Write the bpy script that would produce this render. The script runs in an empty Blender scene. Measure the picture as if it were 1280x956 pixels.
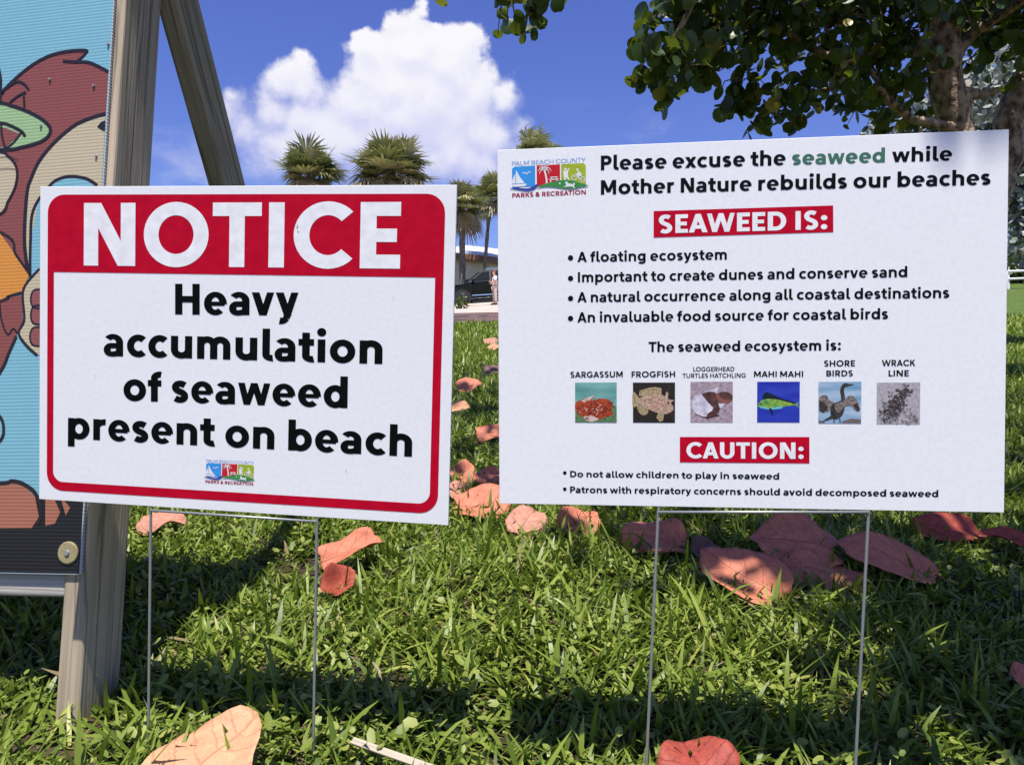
import bpy, bmesh, math, random
import numpy as np
from mathutils import Vector, Matrix
R = math.radians
scene = bpy.context.scene
COL = scene.collection
# ------------------------------------------------------------------ camera
PITCH = R(2.0); FPX = 960.0
CAM = Vector((0, 0, 0.656))
FWD = Vector((0, math.cos(PITCH), math.sin(PITCH)))
UP = Vector((0, -math.sin(PITCH), math.cos(PITCH)))
RT = Vector((1, 0, 0))
cd = bpy.data.cameras.new('camera'); cam = bpy.data.objects.new('camera', cd); COL.objects.link(cam)
cam.location = CAM; cam.rotation_euler = (R(90) + PITCH, 0, 0)
cd.sensor_width = 36; cd.lens = 36 * FPX / 1280; cd.clip_start = 0.02; cd.clip_end = 6000
scene.camera = cam
# ------------------------------------------------------------------ light
SUN_EL, SUN_AZ = R(70), R(184)        # azimuth clockwise from +Y
ws = bpy.data.lights.new('sun', 'SUN'); so = bpy.data.objects.new('sun', ws); COL.objects.link(so)
sdir = Vector((math.cos(SUN_EL) * math.sin(SUN_AZ), math.cos(SUN_EL) * math.cos(SUN_AZ), math.sin(SUN_EL)))
so.rotation_euler = (-sdir).to_track_quat('-Z', 'Y').to_euler(); so.location = (0, -3, 12)
ws.energy = 4.6; ws.angle = R(0.53); ws.color = (1, .955, .88)
scene.view_settings.view_transform = 'Standard'; scene.view_settings.look = 'None'
scene.view_settings.exposure = 0.70; scene.view_settings.gamma = 1
scene.render.engine = 'CYCLES'
scene.cycles.use_denoising = True
scene.cycles.max_bounces = 8; scene.cycles.transparent_max_bounces = 12
scene.cycles.diffuse_bounces = 4; scene.cycles.caustics_reflective = False; scene.cycles.caustics_refractive = False

def ray(px, py):
    return FWD + RT * ((px - 640) / FPX) + UP * ((478 - py) / FPX)
def at(px, py, d):
    return CAM + ray(px, py) * d

def wmath(nt, op, a, b=None, c=None):
    n = nt.nodes.new('ShaderNodeMath'); n.operation = op
    for i, v in enumerate((a, b, c)):
        if v is None: continue
        if isinstance(v, (int, float)): n.inputs[i].default_value = v
        else: nt.links.new(v, n.inputs[i])
    return n.outputs[0]

def sky_world():
    w = bpy.data.worlds.new('World'); scene.world = w; w.use_nodes = True
    nt = w.node_tree; nt.nodes.clear(); L = nt.links.new
    out = nt.nodes.new('ShaderNodeOutputWorld')
    sky = nt.nodes.new('ShaderNodeTexSky'); sky.sky_type = 'NISHITA'; sky.sun_disc = False
    sky.sun_elevation = SUN_EL; sky.sun_rotation = SUN_AZ
    sky.air_density = 1.0; sky.dust_density = 0.25; sky.ozone_density = 2.2; sky.altitude = 0
    hs = nt.nodes.new('ShaderNodeHueSaturation'); hs.inputs['Saturation'].default_value = 1.24; hs.inputs['Hue'].default_value = 0.530
    L(sky.outputs[0], hs.inputs['Color'])
    bg = nt.nodes.new('ShaderNodeBackground'); bg.inputs[1].default_value = 0.104; L(hs.outputs[0], bg.inputs[0])
    tc = nt.nodes.new('ShaderNodeTexCoord'); D = tc.outputs['Generated']
    lobes = [(505,62,50),(556,78,50),(596,114,44),(474,72,44),(440,138,52),(372,108,44),(335,142,42),(308,172,42),
             (520,150,95),(600,165,62),(655,186,42),(420,190,85),(350,205,62),(560,215,90),(628,130,40),(648,160,36),(668,182,28),(300,165,48)]
    def density(vec):
        # warp so the outline billows
        n1 = nt.nodes.new('ShaderNodeTexNoise'); n1.inputs['Scale'].default_value = 16; n1.inputs['Detail'].default_value = 9; n1.inputs['Roughness'].default_value = .58
        L(vec, n1.inputs['Vector'])
        n2 = nt.nodes.new('ShaderNodeTexVoronoi'); n2.feature = 'SMOOTH_F1'; n2.inputs['Scale'].default_value = 30; n2.inputs['Smoothness'].default_value = .6
        n3 = nt.nodes.new('ShaderNodeTexNoise'); n3.inputs['Scale'].default_value = 60; n3.inputs['Detail'].default_value = 3
        L(vec, n3.inputs['Vector'])
        wv = nt.nodes.new('ShaderNodeVectorMath'); wv.operation = 'MULTIPLY_ADD'; L(n3.outputs['Color'], wv.inputs[0]); wv.inputs[1].default_value = (.018,)*3; L(vec, wv.inputs[2])
        L(wv.outputs[0], n2.inputs['Vector'])
        cur = None
        for (x, y, r) in lobes:
            c = ray(x, y).normalized()
            v = nt.nodes.new('ShaderNodeVectorMath'); v.operation = 'DISTANCE'
            L(vec, v.inputs[0]); v.inputs[1].default_value = c
            rr = r / FPX * 1.0
            k = wmath(nt, 'MULTIPLY_ADD', v.outputs['Value'], -1.0, rr)
            cur = k if cur is None else wmath(nt, 'SMOOTH_MAX', cur, k, .012)
        a = wmath(nt, 'MULTIPLY_ADD', n1.outputs['Fac'], .075, -.0375)
        b = wmath(nt, 'MULTIPLY_ADD', n2.outputs['Distance'], -.045, .018)
        return wmath(nt, 'ADD', wmath(nt, 'ADD', cur, a), b), n1.outputs['Fac']
    d0, nz = density(D)
    sh = nt.nodes.new('ShaderNodeVectorMath'); sh.operation = 'ADD'; L(D, sh.inputs[0]); sh.inputs[1].default_value = (-.004, -.004, .020)
    d1, _ = density(sh.outputs[0])
    sep = nt.nodes.new('ShaderNodeSeparateXYZ'); L(D, sep.inputs[0]); z = sep.outputs['Z']
    # edge softness grows towards the base of the cloud
    zt, zb = ray(500, 60).normalized().z, ray(500, 230).normalized().z
    low = nt.nodes.new('ShaderNodeMapRange'); L(z, low.inputs[0]); low.inputs[1].default_value = zt; low.inputs[2].default_value = zb
    low.inputs[3].default_value = 0.0; low.inputs[4].default_value = 1.0
    soft = wmath(nt, 'MULTIPLY_ADD', low.outputs[0], .05, .013)
    alpha = nt.nodes.new('ShaderNodeMapRange'); alpha.interpolation_type = 'SMOOTHSTEP'
    L(d0, alpha.inputs[0]); alpha.inputs[1].default_value = 0.0; L(soft, alpha.inputs[2])
    basefade = nt.nodes.new('ShaderNodeMapRange'); basefade.interpolation_type = 'SMOOTHSTEP'
    L(wmath(nt, 'MULTIPLY_ADD', nz, .10, z), basefade.inputs[0])
    basefade.inputs[1].default_value = ray(500, 262).normalized().z + .05; basefade.inputs[2].default_value = ray(500, 180).normalized().z + .05
    al = wmath(nt, 'MULTIPLY', alpha.outputs[0], basefade.outputs[0])
    # thin wisps
    wn = nt.nodes.new('ShaderNodeTexNoise'); wn.inputs['Scale'].default_value = 7; wn.inputs['Detail'].default_value = 8; wn.inputs['Roughness'].default_value = .6
    mp = nt.nodes.new('ShaderNodeMapping'); mp.inputs['Scale'].default_value = (1, 1, 2.2); L(D, mp.inputs[0]); L(mp.outputs[0], wn.inputs['Vector'])
    wr = nt.nodes.new('ShaderNodeMapRange'); wr.interpolation_type = 'SMOOTHSTEP'; L(wn.outputs['Fac'], wr.inputs[0]); wr.inputs[1].default_value = .56; wr.inputs[2].default_value = .80
    wz = nt.nodes.new('ShaderNodeMapRange'); wz.interpolation_type = 'SMOOTHSTEP'; L(z, wz.inputs[0]); wz.inputs[1].default_value = .42; wz.inputs[2].default_value = .22
    wisp = wmath(nt, 'MULTIPLY', wmath(nt, 'MULTIPLY', wr.outputs[0], wz.outputs[0]), .55)
    al2 = wmath(nt, 'MAXIMUM', al, wisp)
    lit = wmath(nt, 'SUBTRACT', d0, d1)
    lr = nt.nodes.new('ShaderNodeMapRange'); lr.interpolation_type = 'SMOOTHSTEP'; L(lit, lr.inputs[0]); lr.inputs[1].default_value = -.034; lr.inputs[2].default_value = .040
    hi = wmath(nt, 'MULTIPLY_ADD', low.outputs[0], -.50, .60)
    f = wmath(nt, 'MULTIPLY_ADD', lr.outputs[0], .50, hi)
    f.node.use_clamp = True
    cr = nt.nodes.new('ShaderNodeMix'); cr.data_type = 'RGBA'; L(f, cr.inputs[0])
    cr.inputs[6].default_value = (.42, .44, .72, 1); cr.inputs[7].default_value = (.76, .75, .79, 1)
    bc = nt.nodes.new('ShaderNodeBackground'); bc.inputs[1].default_value = 0.77; L(cr.outputs[2], bc.inputs[0])
    mx = nt.nodes.new('ShaderNodeMixShader'); L(al2, mx.inputs[0]); L(bg.outputs[0], mx.inputs[1]); L(bc.outputs[0], mx.inputs[2])
    L(mx.outputs[0], out.inputs[0])
sky_world()

# ------------------------------------------------------------------ helpers
rng = random.Random(7)
def tag(o, label=None, cat=None, group=None, kind=None):
    if label: o['label'] = label
    if cat: o['category'] = cat
    if group: o['group'] = group
    if kind: o['kind'] = kind
    return o
def empty(name, label=None, cat=None, loc=(0, 0, 0), group=None):
    o = bpy.data.objects.new(name, None); COL.objects.link(o); o.location = loc; o.empty_display_size = .1
    return tag(o, label, cat, group)
def link(name, me, parent=None):
    o = bpy.data.objects.new(name, me); COL.objects.link(o)
    if parent is not None: o.parent = parent
    return o
class MB:
    """collects faces with material slots, builds ONE mesh object"""
    def __init__(s): s.v = []; s.f = []; s.m = []; s.mats = []
    def mi(s, mat):
        if mat not in s.mats: s.mats.append(mat)
        return s.mats.index(mat)
    def face(s, pts, mat):
        b = len(s.v); s.v += [tuple(p) for p in pts]; s.f.append(tuple(range(b, b + len(pts)))); s.m.append(s.mi(mat))
    def box(s, c, size, mat, M=None, taper=None):
        x, y, z = (k / 2 for k in size); b = len(s.v)
        for dx, dy, dz in ((-1,-1,-1),(1,-1,-1),(1,1,-1),(-1,1,-1),(-1,-1,1),(1,-1,1),(1,1,1),(-1,1,1)):
            p = Vector((dx * x, dy * y, dz * z))
            if M is not None: p = M @ p
            s.v.append(tuple(Vector(c) + p))
        for q in ((0,3,2,1),(4,5,6,7),(0,1,5,4),(1,2,6,5),(2,3,7,6),(3,0,4,7)):
            s.f.append(tuple(b + i for i in q)); s.m.append(s.mi(mat))
    def tube(s, pts, rad, mat, n=8, cap=True):
        pts = [Vector(p) for p in pts]
        if not hasattr(rad, '__len__'): rad = [rad] * len(pts)
        b = len(s.v); k = s.mi(mat); prev = None
        for i, p in enumerate(pts):
            t = (pts[min(i + 1, len(pts) - 1)] - pts[max(i - 1, 0)]).normalized()
            if prev is None:
                a = t.orthogonal().normalized()
            else:
                a = (prev - t * prev.dot(t)).normalized()
            prev = a; c = t.cross(a)
            for j in range(n):
                an = 2 * math.pi * j / n
                s.v.append(tuple(p + (a * math.cos(an) + c * math.sin(an)) * rad[i]))
        for i in range(len(pts) - 1):
            for j in range(n):
                j2 = (j + 1) % n
                s.f.append((b + i*n + j, b + i*n + j2, b + (i+1)*n + j2, b + (i+1)*n + j)); s.m.append(k)
        if cap:
            s.f.append(tuple(b + j for j in range(n))[::-1]); s.m.append(k)
            e = b + (len(pts) - 1) * n
            s.f.append(tuple(e + j for j in range(n))); s.m.append(k)
    def build(s, name, parent=None, smooth=False, bevel=0, segs=2):
        me = bpy.data.meshes.new(name); me.from_pydata(s.v, [], s.f)
        for m in s.mats: me.materials.append(m)
        me.polygons.foreach_set('material_index', s.m)
        if smooth: me.polygons.foreach_set('use_smooth', [True] * len(s.f))
        me.update()
        o = link(name, me, parent)
        if bevel:
            b = o.modifiers.new('bevel', 'BEVEL'); b.width = bevel; b.segments = segs; b.limit_method = 'ANGLE'; b.angle_limit = R(40)
        return o

# ------------------------------------------------------------------ materials
def newmat(name, col=(.5,.5,.5), rough=.6, metal=0, spec=.5):
    m = bpy.data.materials.new(name); m.use_nodes = True
    p = m.node_tree.nodes['Principled BSDF']
    p.inputs['Base Color'].default_value = (*col, 1); p.inputs['Roughness'].default_value = rough; p.inputs['Metallic'].default_value = metal
    p.inputs['Specular IOR Level'].default_value = spec
    return m
def nodes(m): return m.node_tree, m.node_tree.nodes['Principled BSDF']
def add(nt, t, **kw):
    n = nt.nodes.new(t)
    for k, v in kw.items(): setattr(n, k, v)
    return n
def ramp(nt, src, stops):
    r = nt.nodes.new('ShaderNodeValToRGB'); el = r.color_ramp.elements
    while len(el) < len(stops): el.new(.5)
    for e, (p, c) in zip(el, stops): e.position = p; e.color = (*c, 1)
    nt.links.new(src, r.inputs[0]); return r.outputs[0]
def noisemat(name, c1, c2, scale=20, rough=.7, detail=6, bump=0.0, stretch=(1,1,1), spec=.4, lo=.3, hi=.7, bscale=None):
    m = newmat(name, c1, rough, 0, spec); nt, p = nodes(m)
    tc = add(nt, 'ShaderNodeTexCoord'); mp = add(nt, 'ShaderNodeMapping'); mp.inputs['Scale'].default_value = stretch
    nt.links.new(tc.outputs['Object'], mp.inputs[0])
    n = add(nt, 'ShaderNodeTexNoise'); n.inputs['Scale'].default_value = scale; n.inputs['Detail'].default_value = detail
    nt.links.new(mp.outputs[0], n.inputs['Vector'])
    nt.links.new(ramp(nt, n.outputs['Fac'], [(lo, c1), (hi, c2)]), p.inputs['Base Color'])
    if bump:
        n2 = add(nt, 'ShaderNodeTexNoise'); n2.inputs['Scale'].default_value = bscale or scale * 2; n2.inputs['Detail'].default_value = 6
        nt.links.new(mp.outputs[0], n2.inputs['Vector'])
        b = add(nt, 'ShaderNodeBump'); b.inputs['Strength'].default_value = 1; b.inputs['Distance'].default_value = bump
        nt.links.new(n2.outputs['Fac'], b.inputs['Height']); nt.links.new(b.outputs[0], p.inputs['Normal'])
    return m
def leafmat(name, stops, attr='tone', trans=.3, tcol=(.2,.3,.03), rough=.45, spec=.4):
    m = newmat(name, (.1,.2,.05), rough, 0, spec); nt, p = nodes(m)
    a = add(nt, 'ShaderNodeAttribute', attribute_name=attr)
    c = ramp(nt, a.outputs['Fac'], stops); nt.links.new(c, p.inputs['Base Color'])
    t = add(nt, 'ShaderNodeBsdfTranslucent')
    mxc = add(nt, 'ShaderNodeMix', data_type='RGBA', blend_type='MULTIPLY'); mxc.inputs[0].default_value = 0
    nt.links.new(c, mxc.inputs[6]); 
    g = add(nt, 'ShaderNodeMix', data_type='RGBA'); g.inputs[0].default_value = .65; nt.links.new(c, g.inputs[6]); g.inputs[7].default_value = (*tcol, 1)
    nt.links.new(g.outputs[2], t.inputs[0])
    mx = add(nt, 'ShaderNodeMixShader'); mx.inputs[0].default_value = trans
    nt.links.new(p.outputs[0], mx.inputs[1]); nt.links.new(t.outputs[0], mx.inputs[2])
    nt.links.new(mx.outputs[0], nt.nodes['Material Output'].inputs[0])
    return m

def coroplast(name, axis='X', period=.0042, col=(.86,.86,.855)):
    m = newmat(name, col, .42, 0, .4); nt, p = nodes(m)
    tc = add(nt, 'ShaderNodeTexCoord')
    w = add(nt, 'ShaderNodeTexWave', bands_direction=axis); w.inputs['Scale'].default_value = 2 * math.pi / (20 * period) ; w.inputs['Distortion'].default_value = .15
    nt.links.new(tc.outputs['Object'], w.inputs['Vector'])
    n = add(nt, 'ShaderNodeTexNoise'); n.inputs['Scale'].default_value = 5; n.inputs['Detail'].default_value = 5
    nt.links.new(tc.outputs['Object'], n.inputs['Vector'])
    sm = add(nt, 'ShaderNodeMath', operation='MULTIPLY_ADD'); nt.links.new(n.outputs['Fac'], sm.inputs[0]); sm.inputs[1].default_value = 7.0; nt.links.new(w.outputs['Fac'], sm.inputs[2])
    b = add(nt, 'ShaderNodeBump'); b.inputs['Distance'].default_value = .00008; nt.links.new(sm.outputs[0], b.inputs['Height'])
    nt.links.new(b.outputs[0], p.inputs['Normal'])
    n2 = add(nt, 'ShaderNodeTexNoise'); n2.inputs['Scale'].default_value = 160; n2.inputs['Detail'].default_value = 3
    nt.links.new(tc.outputs['Object'], n2.inputs['Vector'])
    c2 = tuple(k * .955 for k in col)
    nt.links.new(ramp(nt, n2.outputs['Fac'], [(.3, c2), (.6, col)]), p.inputs['Base Color'])
    return m
M_WHITE = coroplast('white_coroplast')
def ink(name, col, rough=.4):
    m = newmat(name, col, .55, 0, .06); nt, p = nodes(m)
    tc = add(nt, 'ShaderNodeTexCoord'); n = add(nt, 'ShaderNodeTexNoise'); n.inputs['Scale'].default_value = 60; n.inputs['Detail'].default_value = 4
    nt.links.new(tc.outputs['Object'], n.inputs['Vector'])
    nt.links.new(ramp(nt, n.outputs['Fac'], [(.3, tuple(k * .9 for k in col)), (.7, tuple(min(1, k * 1.06 + .002) for k in col))]), p.inputs['Base Color'])
    return m
I_RED = ink('red_ink', (.50, .002, .022)); I_BLACK = ink('black_ink', (.003, .003, .0035)); I_WHITE = ink('white_print', (.86, .86, .855))
I_GREEN = ink('seaweed_green_ink', (.055, .17, .115)); I_NAVY = ink('navy_ink', (.004, .004, .007))
def wood(name, c1, c2, axis=2, scale=1.0):
    m = newmat(name, c1, .85, 0, .2); nt, p = nodes(m)
    tc = add(nt, 'ShaderNodeTexCoord'); mp = add(nt, 'ShaderNodeMapping')
    s = [30 * scale] * 3; s[axis] = 1.1; mp.inputs['Scale'].default_value = s
    nt.links.new(tc.outputs['Object'], mp.inputs[0])
    n = add(nt, 'ShaderNodeTexNoise'); n.inputs['Scale'].default_value = 1; n.inputs['Detail'].default_value = 5; n.inputs['Distortion'].default_value = .6
    nt.links.new(mp.outputs[0], n.inputs['Vector'])
    mp2 = add(nt, 'ShaderNodeMapping'); s = [150 * scale] * 3; s[axis] = 2.5; mp2.inputs['Scale'].default_value = s; nt.links.new(tc.outputs['Object'], mp2.inputs[0])
    n2 = add(nt, 'ShaderNodeTexNoise'); n2.inputs['Scale'].default_value = 1; n2.inputs['Detail'].default_value = 4; nt.links.new(mp2.outputs[0], n2.inputs['Vector'])
    n3 = add(nt, 'ShaderNodeTexNoise'); n3.inputs['Scale'].default_value = 5; n3.inputs['Detail'].default_value = 4; nt.links.new(tc.outputs['Object'], n3.inputs['Vector'])
    mid = tuple((a + b) / 2 for a, b in zip(c1, c2))
    c = ramp(nt, n.outputs['Fac'], [(.30, c1), (.47, mid), (.52, tuple(k * .55 for k in c1)), (.56, mid), (.75, c2)])
    mx = add(nt, 'ShaderNodeMix', data_type='RGBA', blend_type='MULTIPLY'); mx.inputs[0].default_value = .55
    nt.links.new(c, mx.inputs[6]); nt.links.new(ramp(nt, n2.outputs['Fac'], [(.35, (.55,.55,.55)), (.6, (1,1,1))]), mx.inputs[7])
    mx2 = add(nt, 'ShaderNodeMix', data_type='RGBA', blend_type='MULTIPLY'); mx2.inputs[0].default_value = .5
    nt.links.new(mx.outputs[2], mx2.inputs[6]); nt.links.new(ramp(nt, n3.outputs['Fac'], [(.3, (.6,.6,.62)), (.65, (1,1,1))]), mx2.inputs[7])
    nt.links.new(mx2.outputs[2], p.inputs['Base Color'])
    ad = add(nt, 'ShaderNodeMath', operation='ADD'); nt.links.new(n.outputs['Fac'], ad.inputs[0]); nt.links.new(n2.outputs['Fac'], ad.inputs[1])
    b = add(nt, 'ShaderNodeBump'); b.inputs['Distance'].default_value = .0022; nt.links.new(ad.outputs[0], b.inputs['Height']); nt.links.new(b.outputs[0], p.inputs['Normal'])
    return m
M_WOOD = wood('weathered_lumber', (.43,.345,.24), (.55,.46,.34))
M_WOODX = wood('weathered_rail', (.42,.39,.35), (.55,.52,.47), axis=0)
M_WOODB = wood('brown_lumber', (.40,.33,.24), (.50,.43,.33))
M_STEEL = newmat('galvanised_wire', (.36,.37,.38), .5, .6)

# ------------------------------------------------------------------ terrain
def sstep(a, b, x):
    t = np.clip((x - a) / (b - a), 0, 1); return t * t * (3 - 2 * t)
PROF = np.array([(-60, -5.0), (-6, -.80), (0, 0), (19, 2.736), (22.5, 3.42), (38.2, 5.70), (38.35, 5.84), (60, 6.9), (120, 7.4), (3000, 9.0)])
def ground(x, y):
    x = np.asarray(x, float); y = np.asarray(y, float)
    z = np.interp(y, PROF[:, 0], PROF[:, 1])
    z = z + .06 * np.clip(x + 3.5, 0, 40) * sstep(10, 38, y)
    near = 1 - sstep(12, 18, y)
    z = z + near * (.008 * np.sin(x * 5.1 + 1) * np.cos(y * 4.3) + .006 * np.sin(x * 11 + y * 9))
    return z
def gz(x, y): return float(ground(x, y))
def ghit(px, py, lift=0):
    r = ray(px, py); lo, hi = .5, 60.0
    for i in range(4000):
        d = .5 + i * .015; p = CAM + r * d
        if p.z <= gz(p.x, p.y) + lift: return p
    return CAM + r * 60

def grid_obj(name, xs, ys, mat, zoff=0, zf=ground):
    X, Y = np.meshgrid(xs, ys); Z = zf(X, Y) + zoff
    v = np.stack([X, Y, Z], -1).reshape(-1, 3); nx = len(xs)
    f = [(j*nx+i, j*nx+i+1, (j+1)*nx+i+1, (j+1)*nx+i) for j in range(len(ys)-1) for i in range(nx-1)]
    me = bpy.data.meshes.new(name); me.from_pydata(v.tolist(), [], f); me.materials.append(mat)
    me.polygons.foreach_set('use_smooth', [True] * len(f)); me.update()
    return link(name, me)
def lawn_mat():
    m = newmat('lawn_soil', (.05,.06,.03), .95, 0, .1); nt, p = nodes(m)
    tc = add(nt, 'ShaderNodeTexCoord')
    n = add(nt, 'ShaderNodeTexNoise'); n.inputs['Scale'].default_value = 2.2; n.inputs['Detail'].default_value = 10; n.inputs['Roughness'].default_value = .7
    nt.links.new(tc.outputs['Object'], n.inputs['Vector'])
    near = ramp(nt, n.outputs['Fac'], [(.3, (.035,.026,.016)), (.5, (.065,.048,.028)), (.7, (.13,.095,.065))])
    n2 = add(nt, 'ShaderNodeTexNoise'); n2.inputs['Scale'].default_value = 9; n2.inputs['Detail'].default_value = 8; n2.inputs['Roughness'].default_value = .75
    nt.links.new(tc.outputs['Object'], n2.inputs['Vector'])
    far = ramp(nt, n2.outputs['Fac'], [(.3, (.035,.07,.016)), (.5, (.075,.12,.028)), (.7, (.15,.17,.05))])
    sp = add(nt, 'ShaderNodeSeparateXYZ'); nt.links.new(tc.outputs['Object'], sp.inputs[0])
    mr = add(nt, 'ShaderNodeMapRange'); nt.links.new(sp.outputs['Y'], mr.inputs[0]); mr.inputs[1].default_value = 3; mr.inputs[2].default_value = 9
    mx = add(nt, 'ShaderNodeMix', data_type='RGBA'); nt.links.new(mr.outputs[0], mx.inputs[0]); nt.links.new(near, mx.inputs[6]); nt.links.new(far, mx.inputs[7])
    nt.links.new(mx.outputs[2], p.inputs['Base Color'])
    b = add(nt, 'ShaderNodeBump'); b.inputs['Distance'].default_value = .03; nt.links.new(n2.outputs['Fac'], b.inputs['Height']); nt.links.new(b.outputs[0], p.inputs['Normal'])
    return m
def series(*segs):
    out = []
    for a, b, n in segs: out += list(np.linspace(a, b, n, endpoint=False))
    out.append(segs[-1][1]); return np.array(out)
tag(grid_obj('ground', series((-2500,-60,8), (-60,-4,14), (-4,4,90), (4,60,28), (60,2500,8)),
             series((-600,-60,5), (-60,-2,10), (-2,6,80), (6,38.2,60), (38.2,38.35,1), (38.35,70,16), (70,2500,12)), lawn_mat()), kind='structure')
M_CONC = noisemat('pale_concrete', (.38,.30,.25), (.54,.44,.37), 1.2, .9, 8, .004)
M_PAVER_SHADED = newmat('shade_mottled_brick_pavers', (.2,.12,.09), .9)
nt, p = nodes(M_PAVER_SHADED)
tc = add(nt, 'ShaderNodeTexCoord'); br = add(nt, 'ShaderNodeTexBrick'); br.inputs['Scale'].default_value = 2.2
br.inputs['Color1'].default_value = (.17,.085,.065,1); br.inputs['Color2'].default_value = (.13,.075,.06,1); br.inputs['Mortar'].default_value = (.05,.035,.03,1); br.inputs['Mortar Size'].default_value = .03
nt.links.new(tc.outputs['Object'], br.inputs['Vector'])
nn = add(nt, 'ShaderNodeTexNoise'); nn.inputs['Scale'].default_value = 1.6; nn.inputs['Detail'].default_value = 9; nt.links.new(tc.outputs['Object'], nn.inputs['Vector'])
mx = add(nt, 'ShaderNodeMix', data_type='RGBA'); nt.links.new(ramp(nt, nn.outputs['Fac'], [(.50, (0,0,0)), (.58, (1,1,1))]), mx.inputs[0]); nt.links.new(br.outputs['Color'], mx.inputs[6]); mx.inputs[7].default_value = (.045,.03,.026,1)  # dappled tree shade painted into the brick colour as dark noise blotches
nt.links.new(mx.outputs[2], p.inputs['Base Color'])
xs = series((-26, 11, 37))
tag(grid_obj('path', xs, series((19.3, 22.4, 8)), M_PAVER_SHADED, .02), kind='structure')
tag(grid_obj('driveway', xs, series((22.45, 38.1, 30)), M_CONC, .015), kind='structure')
kb = grid_obj('kerb', xs, np.array([38.12, 38.14, 38.36, 38.38]), M_CONC, .03); tag(kb, kind='structure')
M_ASPH = noisemat('asphalt', (.045,.045,.048), (.075,.073,.07), 8, .9, 8)
tag(grid_obj('car_park', xs, series((38.7, 46.5, 10)), M_ASPH, .03), kind='structure')

# ------------------------------------------------------------------ blades and leaf scatter (numpy)
def raw_mesh(name, V, F, mat, attrs=None, smooth=True, parent=None):
    me = bpy.data.meshes.new(name); nv, nf, k = len(V), len(F), F.shape[1]
    me.vertices.add(nv); me.vertices.foreach_set('co', V.astype(np.float32).ravel())
    me.loops.add(nf * k); me.loops.foreach_set('vertex_index', F.astype(np.int32).ravel())
    me.polygons.add(nf); me.polygons.foreach_set('loop_start', np.arange(0, nf * k, k, dtype=np.int32))
    me.polygons.foreach_set('use_smooth', np.full(nf, smooth))
    me.update(calc_edges=True)
    for an, av in (attrs or {}).items():
        a = me.attributes.new(an, 'FLOAT', 'POINT'); a.data.foreach_set('value', av.astype(np.float32))
    me.materials.append(mat)
    return link(name, me, parent)
nr = np.random.default_rng(11)
def blades(x, y, L, w, th0, kap, tone, seg=4):
    n = len(x); az = nr.uniform(0, 2*np.pi, n); tw = nr.normal(0, .5, n)
    prof = np.array([.55, .95, 1.0, .72, .06]) if seg == 4 else np.array([.6, 1, .7, .06])
    r = np.zeros(n); z = ground(x, y) - .004; V = []; dx, dy = np.cos(az), np.sin(az)
    for i in range(seg + 1):
        s = i / seg; th = th0 + kap * s
        if i: r = r + np.sin(th) * L / seg; z = z + np.cos(th) * L / seg
        cx, cy = x + dx * r, y + dy * r
        gg = ground(cx, cy) + .003
        zz = np.maximum(z, gg)
        a = tw * s; sx, sy, sz = -dy * np.cos(a), dx * np.cos(a), np.sin(a)
        hw = w * prof[i] / 2
        V.append(np.stack([cx - sx*hw, cy - sy*hw, zz - sz*hw], -1)); V.append(np.stack([cx + sx*hw, cy + sy*hw, zz + sz*hw], -1))
    V = np.stack(V, 1).reshape(-1, 3); b = np.arange(n)[:, None] * (2 * (seg + 1))
    F = np.concatenate([b + np.array([[2*i, 2*i+1, 2*i+3, 2*i+2]]) for i in range(seg)], 0)
    return V, F, np.repeat(tone, 2 * (seg + 1))
def patchy(x, y):
    return (np.sin(x*3.1+.7)*np.cos(y*2.7+1.3) + np.sin(x*7.3-y*5.9)*.6 + np.sin(x*1.3+y*8.1+2)*.5) / 2.1
parts = []
def scatter(n, ylo, yhi, slack, Lr, wr, flat=.5, seg=4, tl=0):
    y = np.sqrt(nr.uniform(ylo**2, yhi**2, n)) if ylo > 0 else nr.uniform(ylo, yhi, n)
    hw = np.abs(y) * .70 + slack; x = nr.uniform(-1, 1, n) * hw
    pt = patchy(x, y)
    bare = np.zeros(n)
    for bx0, by0, br in ((.02,1.62,.16),(.30,1.36,.07),(.55,1.34,.08),(-.52,1.9,.10),(-.25,1.35,.07),(.1,2.1,.1),(-.62,1.15,.08),(.85,2.4,.15),(-.68,1.15,.06),(-.64,1.17,.06),(-.70,1.12,.05),(-.70,1.24,.05)):
        bare = np.maximum(bare, np.exp(-(((x-bx0)/1.5)**2 + (y-by0)**2) / br**2))
    keep = nr.uniform(0, 1, n) > np.maximum(.78*bare, .35*np.clip(np.sin(x*9.7+y*4.1)*np.sin(y*8.3-x*3.3+1), 0, 1)); x, y, pt = x[keep], y[keep], pt[keep]; n = len(x)
    L = nr.uniform(*Lr, n) * (1 + .5 * pt); w = nr.uniform(*wr, n)
    lay = nr.uniform(0, 1, n) < flat
    th0 = np.where(lay, nr.uniform(.5, 1.25, n), nr.uniform(.02, .6, n)); kap = np.where(lay, nr.uniform(0, .9, n), nr.uniform(.1, 1.3, n))
    tone = np.clip(nr.normal(.42, .17, n) + .12 * pt + tl, 0, .86)
    dead = nr.uniform(0, 1, n) < (.022 if tl < 1 else 2); tone = np.where(dead, nr.uniform(.90, 1, n), tone)
    parts.append(blades(x, y, L, w, th0, kap, tone, seg))
scatter(66000, .62, 2.9, .25, (.034, .084), (.0042, .0084), .72, 4, .05)
scatter(8500, .62, 2.8, .25, (.06, .125), (.006, .0105), .66)
scatter(9000, .62, 2.8, .25, (.025, .075), (.002, .0045), .97, 3, 5)
scatter(60000, 2.9, 6.2, .4, (.045, .095), (.007, .012), .6, 3)
scatter(60000, 6.2, 12, .5, (.07, .13), (.012, .022), .5, 3, .03)
scatter(42000, 12, 19.2, .6, (.08, .15), (.02, .04), .5, 3, .06)
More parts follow.
